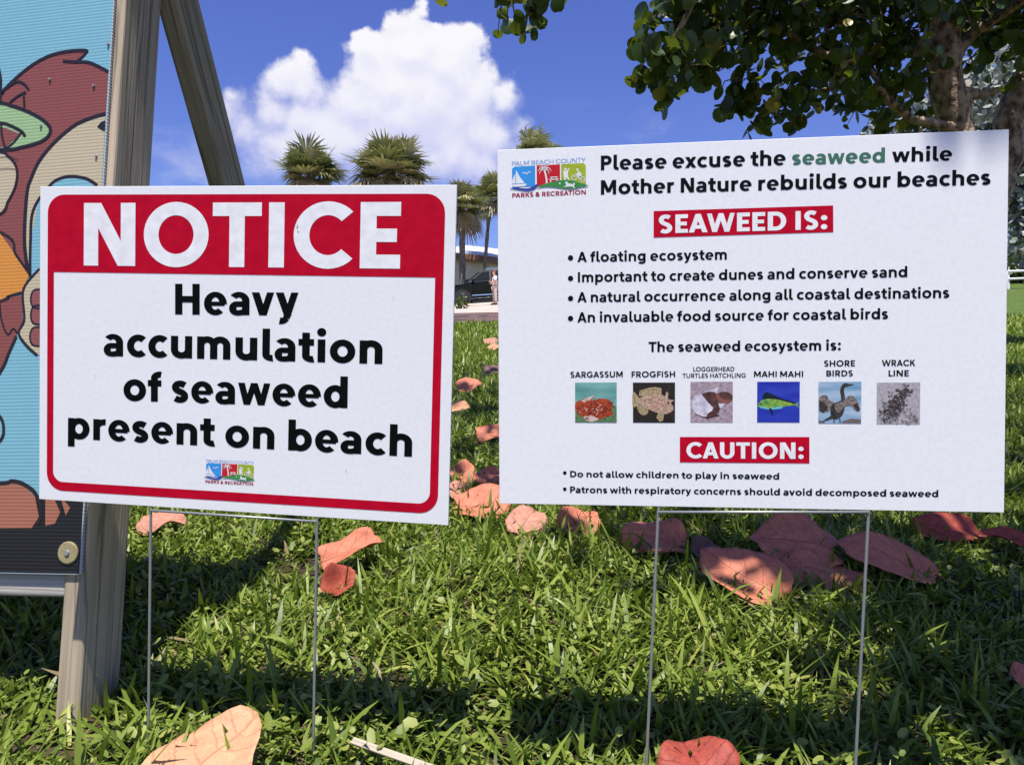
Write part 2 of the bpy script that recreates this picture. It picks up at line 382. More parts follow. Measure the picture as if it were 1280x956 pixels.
off = 0; Vs, Fs, Ts = [], [], []
for V, F, T in parts:
    Vs.append(V); Fs.append(F + off); Ts.append(T); off += len(V)
M_GRASS = leafmat('grass_blade', [(0, (.045,.080,.010)), (.35, (.125,.185,.022)), (.65, (.245,.305,.048)), (.86, (.36,.39,.085)), (.9, (.22,.17,.085)), (1, (.34,.27,.16))],
                  trans=.30, tcol=(.16,.26,.02), rough=.42, spec=.34)
tag(raw_mesh('grass', np.concatenate(Vs), np.concatenate(Fs), M_GRASS, {'tone': np.concatenate(Ts)}), 'broad bladed green lawn grass on the slope', 'grass', kind='stuff')
def weeds(n, ylo, yhi):
    y = np.sqrt(nr.uniform(ylo**2, yhi**2, n)); x = nr.uniform(-1, 1, n) * (y * .70 + .2)
    keep = patchy(x * 1.7 + 3, y * 1.7) + nr.normal(0, .35, n) > -.05; keep &= np.hypot(x + .68, y - 1.16) > .085; x, y = x[keep], y[keep]; n = len(x)
    z = ground(x, y) + nr.uniform(.010, .042, n); r = nr.uniform(.0032, .0070, n); el = nr.uniform(1.1, 1.9, n)
    az = nr.uniform(0, 2*np.pi, n); ti = nr.normal(0, .42, n); tj = nr.normal(0, .42, n)
    V = []
    for k in range(7):
        if k == 0: u, v, c = np.zeros(n), np.zeros(n), np.full(n, -.15)
        else:
            a = 2*np.pi*(k-1)/6; u, v, c = r*el*np.cos(a), r*np.sin(a), np.full(n, .12)
        px = x + np.cos(az)*u - np.sin(az)*v; py = y + np.sin(az)*u + np.cos(az)*v
        V.append(np.stack([px, py, z + u*ti + v*tj + c*r], -1))
    V = np.stack(V, 1).reshape(-1, 3); b = np.arange(n)[:, None] * 7
    F = np.concatenate([b + np.array([[0, 1+k, 1+(k+1) % 6]]) for k in range(6)], 0)
    return V, F, np.repeat(np.clip(nr.normal(.5, .2, n), 0, 1), 7)
V, F, T = weeds(30000, .62, 3.4)
M_WEED = leafmat('ground_cover_leaf', [(0, (.11,.17,.025)), (.5, (.23,.28,.05)), (1, (.35,.36,.085))], trans=.3, tcol=(.2,.28,.03), rough=.5)
tag(raw_mesh('ground_cover', V, F, M_WEED, {'tone': T}), 'small round leaved weeds among the grass', 'ground cover', kind='stuff')

# ------------------------------------------------------------------ print tools on a sign face
class Face:
    """flat face: pixel -> local (u, v); local x right, y up, z towards the viewer"""
    def __init__(s, origin, ux, uy):
        s.o = Vector(origin); s.x = Vector(ux).normalized(); uy = Vector(uy)
        s.y = (uy - s.x * uy.dot(s.x)).normalized(); s.n = s.x.cross(s.y)
        s.M = Matrix((s.x, s.y, s.n)).transposed().to_4x4(); s.M.translation = s.o
    def uv(s, px, py):
        r = ray(px, py); t = (s.o - CAM).dot(s.n) / r.dot(s.n); p = CAM + r * t - s.o
        return (p.dot(s.x), p.dot(s.y))
def cam2w(v): return RT * v[0] + UP * v[1] + FWD * v[2]

def poly(mb, pts, mat, z):
    """concave-safe flat polygon"""
    from mathutils.geometry import tessellate_polygon
    P = [Vector((a, b, 0)) for a, b in pts]
    for t in tessellate_polygon([P]):
        q = [P[i] for i in t]
        if (q[1] - q[0]).cross(q[2] - q[0]).z < 0: q.reverse()
        mb.face([(k.x, k.y, z) for k in q], mat)
def smooth_pts(pts, closed=False, n=6):
    P = [Vector((a, b)) for a, b in pts]; m = len(P); out = []
    for i in range(m if closed else m - 1):
        g = lambda k: P[k % m] if closed else P[max(0, min(m - 1, k))]
        p0, p1, p2, p3 = g(i-1), g(i), g(i+1), g(i+2)
        for k in range(n):
            t = k / n
            out.append(.5 * ((2*p1) + (p2-p0)*t + (2*p0-5*p1+4*p2-p3)*t*t + (3*p1-p0-3*p2+p3)*t**3))
    if not closed: out.append(P[-1])
    return [(k.x, k.y) for k in out]
def stroke(mb, pts, w, mat, z, taper=False, n=6, sm=True):
    P = [Vector(k) for k in (smooth_pts(pts, n=n) if sm and len(pts) > 2 else pts)]; m = len(P)
    Lf, Rg = [], []
    for i, p in enumerate(P):
        t = (P[min(i+1, m-1)] - P[max(i-1, 0)]); t = t.normalized() if t.length > 1e-9 else Vector((1, 0)); nn = Vector((-t.y, t.x))
        ww = w / 2 * (1 if not taper else max(.08, min(1, 3.0 * min(i, m-1-i) / m) if taper == 2 else 1 - i / (m-1)*.92))
        Lf.append(p + nn * ww); Rg.append(p - nn * ww)
    for i in range(m - 1):
        mb.face([(*Lf[i], z), (*Rg[i], z), (*Rg[i+1], z), (*Lf[i+1], z)], mat)
def disc(mb, c, r, mat, z, n=20, ry=None):
    ry = ry or r
    mb.face([(c[0] + r*math.cos(2*math.pi*k/n), c[1] + ry*math.sin(2*math.pi*k/n), z) for k in range(n)], mat)
def ring(mb, c, r0, r1, mat, z, n=20):
    for k in range(n):
        a, b = 2*math.pi*k/n, 2*math.pi*(k+1)/n
        mb.face([(c[0]+r0*math.cos(a), c[1]+r0*math.sin(a), z), (c[0]+r1*math.cos(a), c[1]+r1*math.sin(a), z), (c[0]+r1*math.cos(b), c[1]+r1*math.sin(b), z), (c[0]+r0*math.cos(b), c[1]+r0*math.sin(b), z)], mat)
# ---- heavy humanist sans drawn stroke by stroke (each stroke a hair above the last)
class Glyph:
    def __init__(s, w): s.w = w; s.t = w * .93; s.q = []
    def rect(s, x0, y0, x1, y1): s.q.append([[(x0,y0),(x1,y0),(x1,y1),(x0,y1)]])
    def quad(s, *p): s.q.append([list(p)])
    def arc(s, cx, cy, rx, ry, a0, a1, n=None, cut=None):
        """ribbon on an ellipse centre line; thinner where it runs level"""
        n = n or max(6, int(abs(a1 - a0) / 9)); L, Rr = [], []
        for i in range(n + 1):
            a = R(a0 + (a1 - a0) * i / n); c, si = math.cos(a), math.sin(a)
            hx, hy = s.w / 2, s.t / 2
            L.append((cx + (rx + hx) * c, cy + (ry + hy) * si)); Rr.append((cx + (rx - hx) * c, cy + (ry - hy) * si))
        s.q.append([[L[i], L[i+1], Rr[i+1], Rr[i]] for i in range(n)])
    def ess(s, cx, m, rx, ry, a0):
        C = []
        for i in range(41): a = R(a0 + (270 - a0) * i / 40); C.append((cx + rx*math.cos(a), m + ry + ry*math.sin(a)))
        for i in range(1, 41): a = R(90 - (90 + 180 - a0) * i / 40); C.append((cx + rx*math.cos(a), m - ry + ry*math.sin(a)))
        for _ in range(60): C = [C[0]] + [((C[i-1][0]+2*C[i][0]+C[i+1][0])/4, (C[i-1][1]+2*C[i][1]+C[i+1][1])/4) for i in range(1, len(C)-1)] + [C[-1]]
        L, Q, n = [], [], len(C)
        y0 = max(c[1] for c in C); k = (m + 2*ry) - y0
        C = [(x, m + (y - m) * (1 + k / (y0 - m))) for x, y in C]
        for i, (x, y) in enumerate(C):
            tx, ty = C[min(i+1, n-1)][0] - C[max(i-1, 0)][0], C[min(i+1, n-1)][1] - C[max(i-1, 0)][1]; l = math.hypot(tx, ty); tx /= l; ty /= l
            hw = (s.t * abs(tx) + s.w * abs(ty)) / (abs(tx) + abs(ty)) / 2
            L.append((x - ty*hw, y + tx*hw)); Q.append((x + ty*hw, y - tx*hw))
        s.q.append([[L[i], L[i+2], Q[i+2], Q[i]] for i in range(0, n-2, 2)])
    def dot(s, cx, cy, r): s.q.append([[(cx + r*math.cos(k*math.pi/8), cy + r*math.sin(k*math.pi/8)) for k in range(16)]])
    def diag(s, x0, y0, x1, y1, k=1.0):
        """stroke between level cuts; x are centres"""
        L = math.hypot(x1-x0, y1-y0); hw = s.w * k * L / abs(y1-y0) / 2
        s.q.append([[(x0-hw,y0),(x0+hw,y0),(x1+hw,y1),(x1-hw,y1)]])
def glyph(ch, w):
    g = Glyph(w); h = w/2; t = g.t; th = t/2; X = .735; A = 1.04; o = .013
    st = lambda x, y0, y1: g.rect(x, y0, x + w, y1)
    def bowl(x0, x1, y0, y1, a0=0, a1=360): g.arc((x0+x1)/2, (y0+y1)/2, (x1-x0)/2 - h, (y1-y0)/2 - th, a0, a1)
    adv = None
    if ch == ' ': return [], .27
    if ch == 'o': bowl(0, .74, -o, X+o); W = .74; sb = (.045,.045)
    elif ch == 'c': bowl(0, .72, -o, X+o, 48, 312); W = .60; sb = (.045,.03)
    elif ch == 'e':
        t *= .86; th = t/2; g.t = t
        bowl(0, .70, -o, X+o, -4, 312); g.rect(h, X*.5 - t*.42, .70 - h*.6, X*.5 + t*.34); W = .70; sb = (.045,.035)
    elif ch == 'a':
        t *= .84; th = t/2; g.t = t
        W = .62; st(W-w, 0, .46); g.arc(W/2-.01, .46, W/2 - h + .01, X+o-.46-th, 0, 142); g.arc(.235, .215, .235-h, .215+o-th, 90, 270)
        g.rect(.22, .43+o-t, W-h, .43+o); g.rect(.22, -o, .34, t-o); g.arc(.30, .215, W-.30-h, .215+o-th, -90, -10); sb = (.03,.075)
    elif ch == 's':
        W = .56; ry = (X + 2*o - t)/4; g.ess(W/2, X/2, W/2-h*.9, ry, 30); sb = (.03,.03)
    elif ch in 'nhmru':
        r = .30
        if ch == 'u':
            W = .66; st(W-w, 0, X); st(0, r-o, X); g.arc(W/2, r-o, W/2-h, r-th, 180, 360)
        elif ch == 'r':
            W = .43; st(0, 0, X); g.arc(.40, X-.30+o, .40-h, .30-th, 178, 88)
        elif ch == 'm':
            W = 1.02; k = (W - w)/2; st(0, 0, X); st(k, 0, X-r+o); st(W-w, 0, X-r+o)
            g.arc(k/2+h, X-r+o, k/2, r-th, 0, 180); g.arc(k*1.5+h, X-r+o, k/2, r-th, 0, 180)
        else:
            W = .66; st(0, 0, A if ch == 'h' else X); st(W-w, 0, X-r+o); g.arc(W/2, X-r+o, W/2-h, r-th, 0, 180)
        sb = (.075, .02 if ch == 'r' else .075)
    elif ch in 'bdpq':
        W = .72; right = ch in 'dq'; x0 = 0 if right else .02; bowl(x0, x0+.70, -o, X+o)
        st(W-w if right else 0, 0 if ch in 'bd' else -.27, A if ch in 'bd' else X); sb = (.045,.075) if right else (.075,.045)
    elif ch == 'g':
        W = .70; bowl(0, .68, .02, X+o); st(W-w, -.02, X); g.arc(W/2, -.02, W/2-h, .255-th, 0, -150); sb = (.045,.075)
    elif ch == 'l': W = .33; st(0, .20, A); g.arc(.30, .20, .30-h, .20+o-th, 180, 276); sb = (.075,.005)
    elif ch == 'i': W = w; st(0, 0, X); g.dot(h, X+.09+w*.62, w*.60); sb = (.085,.085)
    elif ch == 't':
        W = .47; st(.11, .20, .94); g.rect(0, X-t, W-.01, X); g.arc(.11+.30, .20, .30-h, .20+o-th, 180, 284); sb = (.01,.01)
    elif ch == 'f':
        W = .46; st(.10, 0, .80); g.rect(0, X-t, W-.02, X); g.arc(.10+.30, .80, .30-h, .235-th, 180, 80); sb = (.01,0)
    elif ch == 'v': W = .70; c = W/2; d = h*1.12; g.diag(d, X, c, 0, .98); g.diag(W-d, X, c, 0, .90); sb = (.0,.0)
    elif ch == 'w':
        W = 1.04; d = h*1.08; a_, b_ = W*.285, W*.715; g.diag(d, X, a_, 0, .9); g.diag(W/2, X, a_, 0, .84); g.diag(W/2, X, b_, 0, .9); g.diag(W-d, X, b_, 0, .84); sb = (.0,.0)
    elif ch == 'y':
        W = .70; c = W/2; d = h*1.12; g.diag(d, X, c+.02, .0, .98); sl = (W-d-c)/X
        g.diag(W-d, X, c - sl*.10, -.10, .90); g.arc(c-.20, -.06, .155, .215-th, -18, -100); sb = (.0,.0)
    elif ch == 'x': W = .68; d = h*1.15; g.diag(d, X, W-d, 0, .95); g.diag(W-d, X, d, 0, .92); sb = (.0,.0)
    elif ch == 'k': W = .66; st(0, 0, A); g.diag(W-.13, X, w*.9, .33, .85); g.diag(.30, .42, W-.10, 0, .95); sb = (.075,0)
    # capitals
    elif ch == 'A': W = .86; c = W/2; d = h*1.12; g.diag(d, 0, c, 1, .98); g.diag(W-d, 0, c, 1, .98); g.rect(.2, .20, W-.2, .20+t*.92); sb = (.0,.0)
    elif ch == 'B':
        W = .68; st(0, 0, 1)
        for (y0, y1, x1) in ((0, .56, W), (.56-t, 1, W-.05)):
            m = (y0+y1)/2; ry = (y1-y0)/2-th; g.arc(x1-.28, m, .28-h, ry, -90, 90); g.rect(h, y0, x1-.275, y0+t); g.rect(h, y1-t, x1-.275, y1)
        sb = (.085,.04)
    elif ch == 'C': bowl(0, .98, -o, 1+o, 44, 316); W = .84; sb = (.045,.02)
    elif ch == 'D': W = .80; st(0, 0, 1); g.arc(W-.44, .5, .44-h, .5-th, -90, 90); g.rect(h, 0, W-.43, t); g.rect(h, 1-t, W-.43, 1); sb = (.085,.045)
    elif ch == 'E': W = .56; st(0, 0, 1); g.rect(h, 0, W, t); g.rect(h, 1-t, W, 1); g.rect(h, .5-t*.48, W-.05, .5+t*.48); sb = (.085,.03)
    elif ch == 'F': W = .54; st(0, 0, 1); g.rect(h, 1-t, W, 1); g.rect(h, .47-t*.48, W-.05, .47+t*.48); sb = (.085,.02)
    elif ch == 'G': bowl(0, .98, -o, 1+o, 44, 305); W = .88; g.rect(W-w-.02, .10, W-.02, .52); g.rect(.50, .52-t, W-.02, .52); sb = (.045,.06)
    elif ch == 'H': W = .76; st(0, 0, 1); st(W-w, 0, 1); g.rect(h, .5-th, W-h, .5+th); sb = (.085,.085)
    elif ch == 'I': W = w; st(0, 0, 1); sb = (.09,.09)
    elif ch == 'K': W = .72; st(0, 0, 1); g.diag(W-.14, 1, w*.8, .40, .9); g.diag(.32, .56, W-.10, 0, .98); sb = (.085,0)
    elif ch == 'L': W = .52; st(0, 0, 1); g.rect(h, 0, W, t); sb = (.085,.01)
    elif ch == 'M':
        W = .94; st(0, 0, 1); st(W-w, 0, 1); g.diag(h*1.25, 1, W/2, .16, .95); g.diag(W-h*1.25, 1, W/2, .16, .95); sb = (.085,.085)
    elif ch == 'N': W = .80; st(0, 0, 1); st(W-w, 0, 1); d = h*1.30; g.diag(d, 1, W-d, 0, .98); sb = (.085,.085)
    elif ch == 'O': bowl(0, .98, -o, 1+o); W = .98; sb = (.045,.045)
    elif ch in 'PR':
        W = .66; st(0, 0, 1); y0 = .36; m = (y0+1)/2; g.arc(W-.31, m, .31-h, (1-y0)/2-th, -90, 90); g.rect(h, y0, W-.30, y0+t); g.rect(h, 1-t, W-.30, 1)
        if ch == 'R': g.diag(.34, .40, W-.08, 0, 1.0); W = .70
        sb = (.085,.03)
    elif ch == 'S': W = .65; ry = (1 + 2*o - t)/4; g.ess(W/2, .5, W/2-h*.9, ry, 34); sb = (.035,.035)
    elif ch == 'T': W = .72; st(W/2-h, 0, 1); g.rect(0, 1-t, W, 1); sb = (.015,.015)
    elif ch == 'U': W = .76; st(0, .36, 1); st(W-w, .36, 1); g.arc(W/2, .36, W/2-h, .36+o-th, 180, 360); sb = (.08,.08)
    elif ch == 'W':
        W = 1.26; d = h*1.06; a_, b_ = W*.285, W*.715; g.diag(d, 1, a_, 0, .92); g.diag(W/2, 1, a_, 0, .88); g.diag(W/2, 1, b_, 0, .92); g.diag(W-d, 1, b_, 0, .88); sb = (.0,.0)
    elif ch == 'Y': W = .78; d = h*1.15; g.diag(d, 1, W/2, .42, .92); g.diag(W-d, 1, W/2, .42, .92); st(W/2-h, 0, .47); sb = (.0,.0)
    elif ch == '&': W = .80; g.arc(.36, .765, .175, .235-th+o, 0, 360); g.arc(.33, .28, .33-h, .28-th+o, 100, 340); g.diag(.24, .68, W-.10, 0, .92); g.diag(W-.12, .47, .56, .12, .7); sb = (.03,.01)
    elif ch == ':': W = w*1.15; g.dot(W/2, w*.60, w*.62); g.dot(W/2, X-w*.55, w*.62); sb = (.07,.07)
    else: raise KeyError(ch)
    if adv is None: adv = sb[0] + W + sb[1]
    return [[[(x + sb[0], y) for x, y in q] for q in s_] for s_ in g.q], adv
KERN = {('A','T'): -.07, ('A','V'): -.08, ('A','W'): -.05, ('W','A'): -.05, ('P','a'): -.03, ('L','T'): -.08, ('A','U'): -.01, ('r','a'): -.01, ('v','y'): .02, ('a','v'): -.02, ('T','h'): -.02, ('R','T'): -.02, ('T','Y'): 0, ('L','I'): 0, ('P','A'): -.09, ('A','L'): 0}
def text(body, p0, p1, cap, mat, z, parent, bold=.2, space=1.0, name='lettering', label=None):
    """one line of lettering from baseline point p0 to p1 (local), cap = cap height, bold = stem weight"""
    x = 0; strokes = []; lo, hi = 1e9, -1e9; prev = None
    for ch in body:
        gl, adv = glyph(ch, bold); x += KERN.get((prev, ch), 0); prev = ch
        for k, s_ in enumerate(gl):
            qs = [[(a + x, b) for a, b in q] for q in s_]; strokes.append((k, qs))
            for q in qs: lo = min(lo, min(a for a, b in q)); hi = max(hi, max(a for a, b in q))
        x += adv * space
    p0, p1 = Vector(p0), Vector(p1); d = p1 - p0; ang = math.atan2(d.y, d.x); c, s = math.cos(ang), math.sin(ang); sx = d.length / (hi - lo)
    mb = MB()
    for k, qs in strokes:
        for q in qs:
            P = [Vector((p0.x + (a-lo)*sx*c - b*cap*s, p0.y + (a-lo)*sx*s + b*cap*c, z + k*.000012)) for a, b in q]
            if sum((P[i].x*P[(i+1) % len(P)].y - P[(i+1) % len(P)].x*P[i].y) for i in range(len(P))) < 0: P.reverse()
            mb.face(P, mat)
    ob = mb.build(name, parent)
    if label: ob['label'] = label
    print('TEXT', body[:20], 'stretch %.3f' % (sx / cap))
    return ob
def rrect(x0, y0, x1, y1, r, n=8, corners=(1,1,1,1)):
    out = []
    for (cx, cy, a0, on) in ((x1-r, y1-r, 0, corners[1]), (x0+r, y1-r, 90, corners[0]), (x0+r, y0+r, 180, corners[3]), (x1-r, y0+r, 270, corners[2])):
        if on: out += [(cx + r*math.cos(R(a0 + 90*k/n)), cy + r*math.sin(R(a0 + 90*k/n))) for k in range(n+1)]
        else: out.append((cx + r*(1 if a0 in (0, 270) else -1), cy + r*(1 if a0 in (0, 90) else -1)))
    return out

# emblem: drawn in a 0..98 by 0..? unit box (x right, y down), same art on both signs
I_LB = ink('emblem_blue_lettering', (.20,.36,.66)); I_DR = ink('emblem_red_lettering', (.36,.015,.05))
I_B1 = ink('emblem_blue', (.045,.30,.72)); I_R1 = ink('emblem_red', (.55,.02,.03)); I_G1 = ink('emblem_lime', (.36,.45,.035)); I_G2 = ink('emblem_green', (.05,.26,.07)); I_B2 = ink('emblem_navy_wave', (.035,.07,.38))
I_OFF = ink('emblem_white', (.78,.78,.78))
def emblem(parent, O, ux, uy, z, label):
    """O = local point of unit (0,0), ux/uy = local vectors per unit"""
    O, ux, uy = Vector(O), Vector(ux), Vector(uy)
    T = lambda p: tuple(O + ux * p[0] + uy * p[1])
    TT = lambda ps: [T(p) for p in ps]
    mb = MB(); s = ux.length; e = .00006
    poly(mb, TT([(0,3),(3,0),(31,0),(31,27),(0,27)]), I_B1, z)
    poly(mb, TT([(33,0),(64,0),(64,27),(33,27)]), I_R1, z)
    poly(mb, TT([(65.5,0),(95,0),(98,3),(98,27),(65.5,27)]), I_G1, z)
    # sail boat and gull
    poly(mb, TT([(5.2,4.5),(6.2,6),(11,15),(17,22.5),(5.2,22.5)]), I_OFF, z+e)
    poly(mb, TT([(4.3,9),(4.3,22.5),(.2,22.5),(.2,18)]), I_OFF, z+e)
    poly(mb, TT([(.2,23.4),(20,23.4),(17.5,26.5),(2,26.8),(.2,26.6)]), I_OFF, z+e)
    stroke(mb, TT([(14.2,9.6),(17,8.6),(19.8,10.4),(22,8.2),(25.2,8)]), 1.1*s, I_OFF, z+e)
    # palm and picnic table
    stroke(mb, TT([(46,26.5),(46.2,20),(44.8,12),(43,5.5)]), 2.2*s, I_OFF, z+e)
    for q in ([(43,5),(38,4),(34.5,8)], [(43,5),(38.5,7),(36.5,12)], [(43,5),(40,2),(36,2.4)], [(43,5),(46,1.5),(50,1.8)], [(43,5),(49,4),(53,9)], [(43,5),(48,7),(49.5,12.5)], [(43,5),(43,1.8),(42,.6)]):
        stroke(mb, TT(q), 2.0*s, I_OFF, z+2*e, taper=1)
    for a, b in (((51,16.5),(61,16.5)), ((49.5,19.5),(62.5,19.5)), ((53.5,16.5),(51,23.5)), ((58.5,16.5),(61,23.5))):
        stroke(mb, TT([a, b]), 1.2*s, I_OFF, z+3*e)
    # jumping figure
    disc(mb, T((71.3,6.6)), 1.7*s, I_OFF, z+e)
    poly(mb, TT([(67,4),(68.2,8),(70,9),(73,9),(76,5),(76.4,6),(74.4,11.5),(74.2,16),(77,21.5),(75.5,21.5),(71.8,17),(71.6,22.8),(70,22.8),(69,16),(68.5,10.5)]), I_OFF, z+2*e)
    # cyclist
    for c in ((82.5,18.5), (94,21.2)): ring(mb, T(c), 2.7*s, 3.5*s, I_OFF, z+2*e)
    disc(mb, T((87,8.3)), 1.6*s, I_OFF, z+e)
    poly(mb, TT([(87.2,10.4),(90,10.6),(92.5,15),(91.8,17.6),(88.6,16),(89.6,21.5),(88.5,21.6),(86.3,15.6),(84,14.2),(84.5,13.2),(87.2,14)]), I_OFF, z+3*e)
    stroke(mb, TT([(82.5,18.5),(85,14.5),(90,21),(94,21.2)]), .7*s, I_OFF, z+4*e, sm=False)
    # waves
    poly(mb, TT(smooth_pts([(-3.5,29.3),(4,27.2),(13,29),(23,29.3),(31,25.5),(34.3,24.4),(33.8,27),(29,31.5),(20,33),(10,31.2),(2,29.6)], True)), I_B2, z+5*e)
    poly(mb, TT(smooth_pts([(32.5,29.2),(41,25.5),(52,23.2),(66,21),(80,22.2),(92,26.6),(101.5,30),(92,31.2),(80,33.2),(66,31.5),(54,29.2),(43,28.6)], True)), I_G2, z+6*e)
    disc(mb, T((63.6,25.2)), 1.1*s, I_OFF, z+7*e); disc(mb, T((72.5,24.7)), 1.6*s, I_OFF, z+7*e)
    poly(mb, TT([(71,25.4),(74.5,25.2),(80,27),(83.4,24.9),(83.4,28),(82,30),(84,32.6),(82.8,32.7),(79.6,30),(74,30),(68.2,30.3),(72.5,28)]), I_OFF, z+8*e)
    o = mb.build('emblem', parent); o['label'] = label
    text('PALM BEACH COUNTY', T((0,-1.6)), T((98,-1.6)), 5.6*s, I_LB, z, parent, bold=.115, name='emblem_lettering')
    text('PARKS & RECREATION', T((0,40.8)), T((98,40.8)), 5.7*s, I_DR, z, parent, bold=.19, name='emblem_lettering')

def yard_sign(label, cat, t, x, y, W, H, wires, xbar_v):
    F = Face(CAM + cam2w(t), cam2w(x), cam2w(y))
    root = empty('yard_sign', label, cat); root.matrix_world = F.M
    mb = MB(); mb.box((0, 0, -.002), (W, H, .004), M_WHITE)
    panel = mb.build('panel', root, bevel=.0004, segs=1)
    st = MB(); ends = []
    for (pt, pb) in wires:
        a, b = Vector(F.uv(*pt)), Vector(F.uv(*pb)); d = (b - a).normalized(); top = a - d * .16
        st.tube([(top.x, top.y, -.0021), (a.x, a.y, -.0021), (b.x, b.y, -.0021), (*(b + d * .12), -.0021)], .0019, M_STEEL, 10); ends.append(a)
    a, b = ends; st.tube([(a.x, a.y - xbar_v, -.0005), (b.x, b.y - xbar_v, -.0005)], .0018, M_STEEL, 8)
    a2, b2 = a + Vector((0, .09)), b + Vector((0, .09)); st.tube([(a2.x, a2.y, -.006), (b2.x, b2.y, -.006)], .0018, M_STEEL, 8)
    st.build('wire_stake', root, smooth=True)
    return F, root, panel

# ---- left sign
FL, rootL, panL = yard_sign('white notice sign with thick red border and large black lettering', 'sign', (-.383,.045,1.07), (.996,-.035,-.152), (.036,.99,-.042), .6147, .4533,
                            [((187.5,636),(184,944)), ((395.5,650),(390.5,956))], .002)
L_ = FL.uv
mb = MB(); z1 = .0003
ox0, oy1 = L_(60, 243.5); ox1, _ = L_(557, 244); _, oy0 = L_(100, 614.5)
ix0, iy1 = L_(67.5, 340); ix1, _ = L_(544, 345); _, iy0 = L_(100, 603.5)
outer = rrect(ox0, oy0, ox1, oy1, .026, 10); inner = rrect(ix0, iy0, ix1, iy1, .020, 10, (0,0,1,1))
# border as bridged strips: side bars, bottom bar with round corners, header
hdr = rrect(ox0, iy1, ox1, oy1, .026, 10, (1,1,0,0)); poly(mb, hdr, I_RED, z1)
def outl(x0, y0, x1, r):   # open U from top-left down round to top-right
    a = [(x0, iy1)] + [(x0+r+r*math.cos(R(180+9*k)), y0+r+r*math.sin(R(180+9*k))) for k in range(11)]
    b = [(x1-r+r*math.cos(R(270+9*k)), y0+r+r*math.sin(R(270+9*k))) for k in range(11)] + [(x1, iy1)]
    return a + b
A, B = outl(ox0, oy0, ox1, .026), outl(ix0, iy0, ix1, .016)
for i in range(len(A) - 1): mb.face([(*A[i], z1), (*A[i+1], z1), (*B[i+1], z1), (*B[i], z1)], I_RED)
mb.build('red_border', panL)
rs = random.Random(5); M_SCUFF = newmat('scuff', (.16,.15,.14), .8)
for (x, y, a_, b_) in ((372,284,.0007,.0032),(373,290,.0012,.0012),(310,312,.0006,.0006),(492,372,.0008,.0006),(120,470,.0006,.0009),(433,588,.0011,.0007)):
    sc_ = MB(); c = FL.uv(x, y); poly(sc_, [(c[0]+a_*math.cos(k)*rs.uniform(.6,1.2), c[1]+b_*math.sin(k)*rs.uniform(.6,1.2)) for k in [i*.785 for i in range(8)]], M_SCUFF, .0008)
    sc_.build('scuff_mark', panL)
def capu(F, px, yb, yt): return abs(F.uv(px, yt)[1] - F.uv(px, yb)[1])
def line(F, panel, body, x0, y0, x1, y1, xc, yb, yt, mat, z=.0003, bold=.19, space=1.0):
    return text(body, F.uv(x0, y0), F.uv(x1, y1), capu(F, xc, yb, yt), mat, z, panel, bold, space)
line(FL, panL, 'NOTICE', 105, 332, 500, 336, 105, 332, 254, I_WHITE, .0005, .225)
line(FL, panL, 'Heavy', 219, 393, 373, 394.6, 222, 392.8, 354.5, I_BLACK, bold=.226)
line(FL, panL, 'accumulation', 129.7, 444.8, 478, 455, 333, 451.5, 413, I_BLACK, bold=.226)
line(FL, panL, 'of seaweed', 154.4, 500.5, 434.5, 510, 432, 510, 472, I_BLACK, bold=.226)
line(FL, panL, 'present on beach', 85, 548, 515, 570.7, 498, 570, 532, I_BLACK, bold=.226)
def place_emblem(F, panel, p00, p10, p01h, label):
    a, b, c = Vector(F.uv(*p00)), Vector(F.uv(*p10)), Vector(F.uv(*p01h[:2]))
    ux = (b - a) / 98; uy = (c - a) / p01h[2]
    emblem(panel, a, ux, uy, .0003, label)
place_emblem(FL, panL, (258, 578.2), (317.7, 581.2), (257.3, 594.8, 27), 'small blue, red and green parks emblem with white sailboat, palm and cyclist')

# ---- right sign
FR, rootR, panR = yard_sign('white seaweed information sign with six small pictures and red headings', 'sign', (.286,.071,.954), (.996,.002,-.126), (-.007,.996,-.028), .612, .4555,
                            [((823,639),(808,956)), ((1086.5,639),(1070,956))], .001)
def rl(body, x0, y0, x1, y1, yb, yt, mat=I_NAVY, z=.0003, bold=.205, space=1.0): return line(FR, panR, body, x0, y0, x1, y1, x0, yb, yt, mat, z, bold, space)
rl('Please excuse the', 751, 213, 982, 206.6, 212.9, 194.8, bold=.215)
rl('seaweed', 990, 206.4, 1106, 203.1, 206.4, 188.8, I_GREEN, bold=.215)
rl('while', 1115, 202.9, 1190, 200.8, 202.9, 185.3, bold=.215)
rl('Mother Nature rebuilds our beaches', 751, 243.4, 1238, 231, 243.4, 225.6, bold=.215)
mb = MB(); mb.face([(*FR.uv(*q), .0003) for q in ((817,297),(1041.6,290.2),(1041.4,257),(817,264))], I_RED); mb.build('heading_band', panR)
rl('SEAWEED IS:', 823.5, 292, 1034, 286.7, 292, 269, I_WHITE, .0005, .225)
for (x, y, r) in ((713.2,322.4,.0034),(713.2,348,.0034),(713.2,373,.0034),(713.2,398,.0034),(706,590.8,.0023),(706,611,.0023)):
    bl = MB(); disc(bl, FR.uv(x, y), r, I_NAVY, .0003); bl.build('bullet_point', panR)
rl('A floating ecosystem', 721.7, 327.6, 908.6, 324.4, 327.6, 315)
rl('Important to create dunes and conserve sand', 722.3, 352.8, 1134, 346.3, 352.8, 340.2)
rl('A natural occurrence along all coastal destinations', 721.7, 377.8, 1186.5, 372.3, 377.8, 365.2)
rl('An invaluable food source for coastal birds', 721.7, 402.9, 1110, 398.7, 402.9, 390.3)
rl('The seaweed ecosystem is:', 810.7, 439.8, 1051, 437.7, 439.8, 427.3)
rl('SARGASSUM', 713, 471.9, 778.5, 471.3, 471.9, 464.6, bold=.19)
